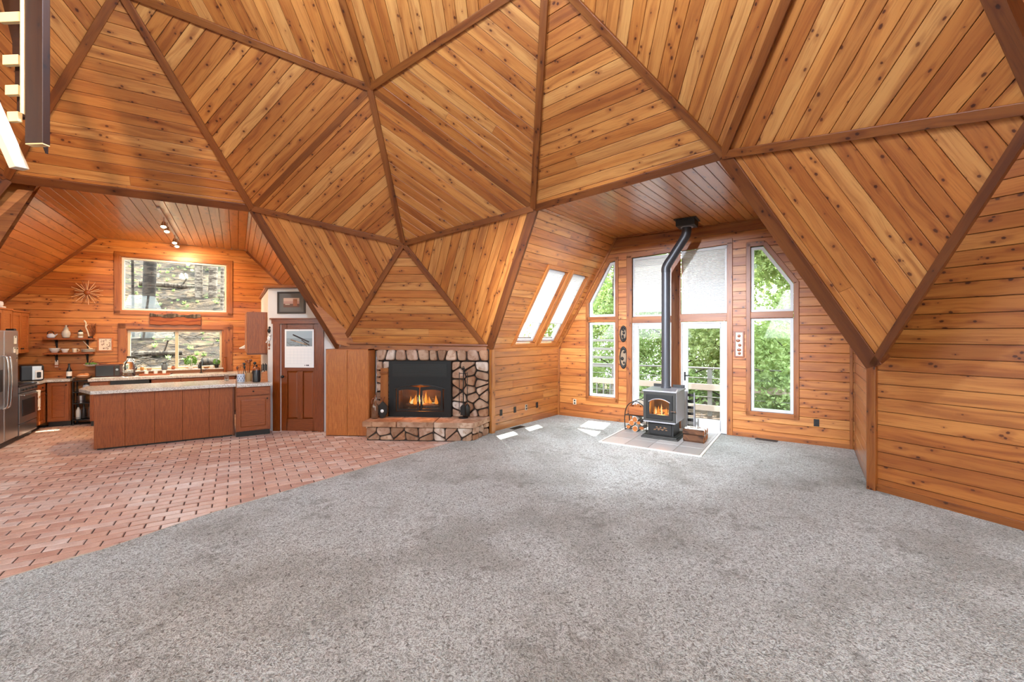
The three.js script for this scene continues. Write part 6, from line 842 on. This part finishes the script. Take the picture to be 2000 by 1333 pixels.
{
  const t = thing('brush_litter', 'dry sticks and twigs littering the hillside behind the kitchen', 'sticks', K, 0, 0, 0); t.userData.kind = 'stuff'; scatter(t, 'twigs', bar([-0.3, 0, 0], [0.3, 0.03, 0], 0.008, 5), MAT.bark, 1700, () => { const d = rr(11.2, 26), v = rr(-5, 5) * (d / 14); return [v, groundY(d) + 0.03, -d]; }, 0.4, 1.6, 0.12);
  const h = thing('ground_plants', 'low green plants sprouting over the hillside behind the kitchen', 'plants', K, 0, 0, 0); h.userData.kind = 'stuff'; const tuft = merge(Array.from({ length: 9 }, () => leafGeo(0.12, 0.04).rotateZ(rr(-0.9, 0.9)).rotateY(rr(0, 6.28)))); scatter(h, 'tufts', tuft, MAT.leaf[1], 900, (i) => { const d = rr(11.2, 24), c = Math.sin(i * 0.37) * 4; const v = (c + rr(-0.8, 0.8)) * (d / 14); return [v, groundY(d) - 0.02, -d]; }, 0.5, 1.4);
}
// deck beyond the alcove
{
  const t = thing('deck', 'weathered grey board deck outside the alcove windows', 'deck', W, 0.5, -0.06, 8.66); part(t, 'joist_frame', box(8, 0.16, 2.2, 0, -0.12, -1.1), MAT.railGrey);
  for (let i = 0; i < 15; i++) part(t, 'deck_board', rbox(8, 0.035, 0.138, 0, -0.018, -0.075 - i * 0.145, 0.004), MAT.deck);
  const r = thing('deck_railing', 'pale horizontal-board deck railing with a thin upper rail across the alcove windows', 'railing', W, 0.5, -0.06, 10.5); for (const x of [-3.6, -1.9, 0.33, 2.0, 3.8]) part(r, 'post', [rbox(0.09, 1.05, 0.09, x, 0.525, 0), ball(0.045, x, 1.06, 0, 1, 0.4, 1, 10)], MAT.railGrey);
  part(r, 'board_rail', rbox(7.8, 0.14, 0.035, 0.1, 0.66, 0.06), MAT.railWood); part(r, 'board_rail', rbox(7.8, 0.13, 0.035, 0.1, 0.20, 0.06), MAT.railWood); part(r, 'upper_rail', bar([-3.8, 1.08, 0.02], [3.9, 1.08, 0.02], 0.02), MAT.railGrey); part(r, 'cable', [0.86, 0.44].map((y) => bar([-3.8, y, 0.05], [3.9, y, 0.05], 0.008)), MAT.railGrey);
  const s = thing('deck_stair_railing', 'grey slatted stair railing beyond the left tall window', 'railing', W, -2.6, -0.06, 11.6); for (const x of [-1.0, 0.0, 1.0]) part(s, 'post', rbox(0.09, 1.9, 0.09, x, 0.95, 0), MAT.railGrey); for (let i = 0; i < 4; i++) part(s, 'slat', rbox(2.3, 0.07, 0.03, 0, 0.95 + i * 0.24, 0.06), MAT.railGrey); for (let i = 0; i < 12; i++) part(s, 'baluster', rbox(0.04, 0.7, 0.04, -1.1 + i * 0.2, 0.3, 0.06), MAT.railGrey);
}
// leafy trees past the railing
function leafyTree(label, v, d, h, cr, n, mi, low = 0.16, ox = 0) {
  const t = thing('leafy_tree', label, 'tree', W, v, -2.3, d), top = h; part(t, 'trunk', muv(tube([[0, 0, 0], [0.1, h * 0.4, 0], [-0.05, h * 0.75, 0.1], [0, h, 0]], 0.1, 16, 8), 1), MAT.bark);
  part(t, 'branch', Array.from({ length: 12 }, () => { const y = rr(0.25, 0.9) * h, a = rr(0, 6.28); return bar([0, y, 0], [Math.cos(a) * cr * 0.7, y + 0.6, Math.sin(a) * cr * 0.7], 0.03, 5, 0.008); }), MAT.bark);
  const clumps = Array.from({ length: 34 }, () => { const e = rr(0, 1), a = rr(0, 6.28), q = cr * Math.sqrt(rr(0.05, 1)) * (1 - 0.5 * Math.abs(e - 0.4)); return [ox + Math.cos(a) * q, h * (low + (1.02 - low) * e), Math.sin(a) * q]; });
  scatter(t, 'foliage', merge([leafGeo(0.10, 0.065), leafGeo(0.09, 0.06).rotateZ(1.9).translate(0.07, 0.04, 0.03), leafGeo(0.1, 0.06).rotateZ(-1.8).rotateY(1).translate(-0.07, 0.08, 0), leafGeo(0.09, 0.06).rotateX(1.4).translate(0.02, -0.06, 0.06), leafGeo(0.1, 0.06).rotateX(-1.2).rotateY(2).translate(-0.03, 0.02, -0.08)]), MAT.leaf[mi], n, () => { const c = pick(clumps), g = () => rr(-1, 1) * rr(0.2, 0.75); return [c[0] + g(), c[1] + g(), c[2] + g()]; });
}
[['bright leafy tree filling the view of the left tall window', -2.3, 13.2, 7.0, 1.7, 1], ['leafy tree beyond the left glazed door', -0.5, 13.0, 7.6, 1.8, 0], ['pale green leafy tree beyond the right glazed door', 1.0, 13.0, 6.0, 1.6, 3], ['dense leafy tree close outside the right tall window', 2.5, 11.9, 7.4, 1.5, 1], ['dark leafy tree to the right of the deck', 4.4, 13.8, 6.6, 1.9, 2], ['leafy tree far left beyond the deck', -4.4, 14.6, 7.4, 2.0, 0]].forEach(([l, v, d, h, c, m]) => leafyTree(l, v, d, h, c, 5200, m));
leafyTree('tall tree with a high spreading crown at the right corner of the deck', 3.7, 10.7, 9.6, 1.5, 8000, 1, 0.66, -1.75);
[['tall background tree behind the left window trees', -4.2, 19, 9, 2.6, 2], ['tall background tree behind the glazed doors', -0.6, 20, 9, 2.7, 2], ['background tree behind the right tall window', 2.4, 20, 7.2, 2.6, 0], ['background tree right of the deck view', 5.5, 19, 8, 2.6, 2]].forEach(([l, v, d, h, c, m]) => leafyTree(l, v, d, h, c, 4200, m));

scene.traverse((o) => { if (o.isMesh) { o.castShadow = true; o.receiveShadow = true; } if (o.isLight) o.castShadow = true; });
renderer.render(scene, camera);
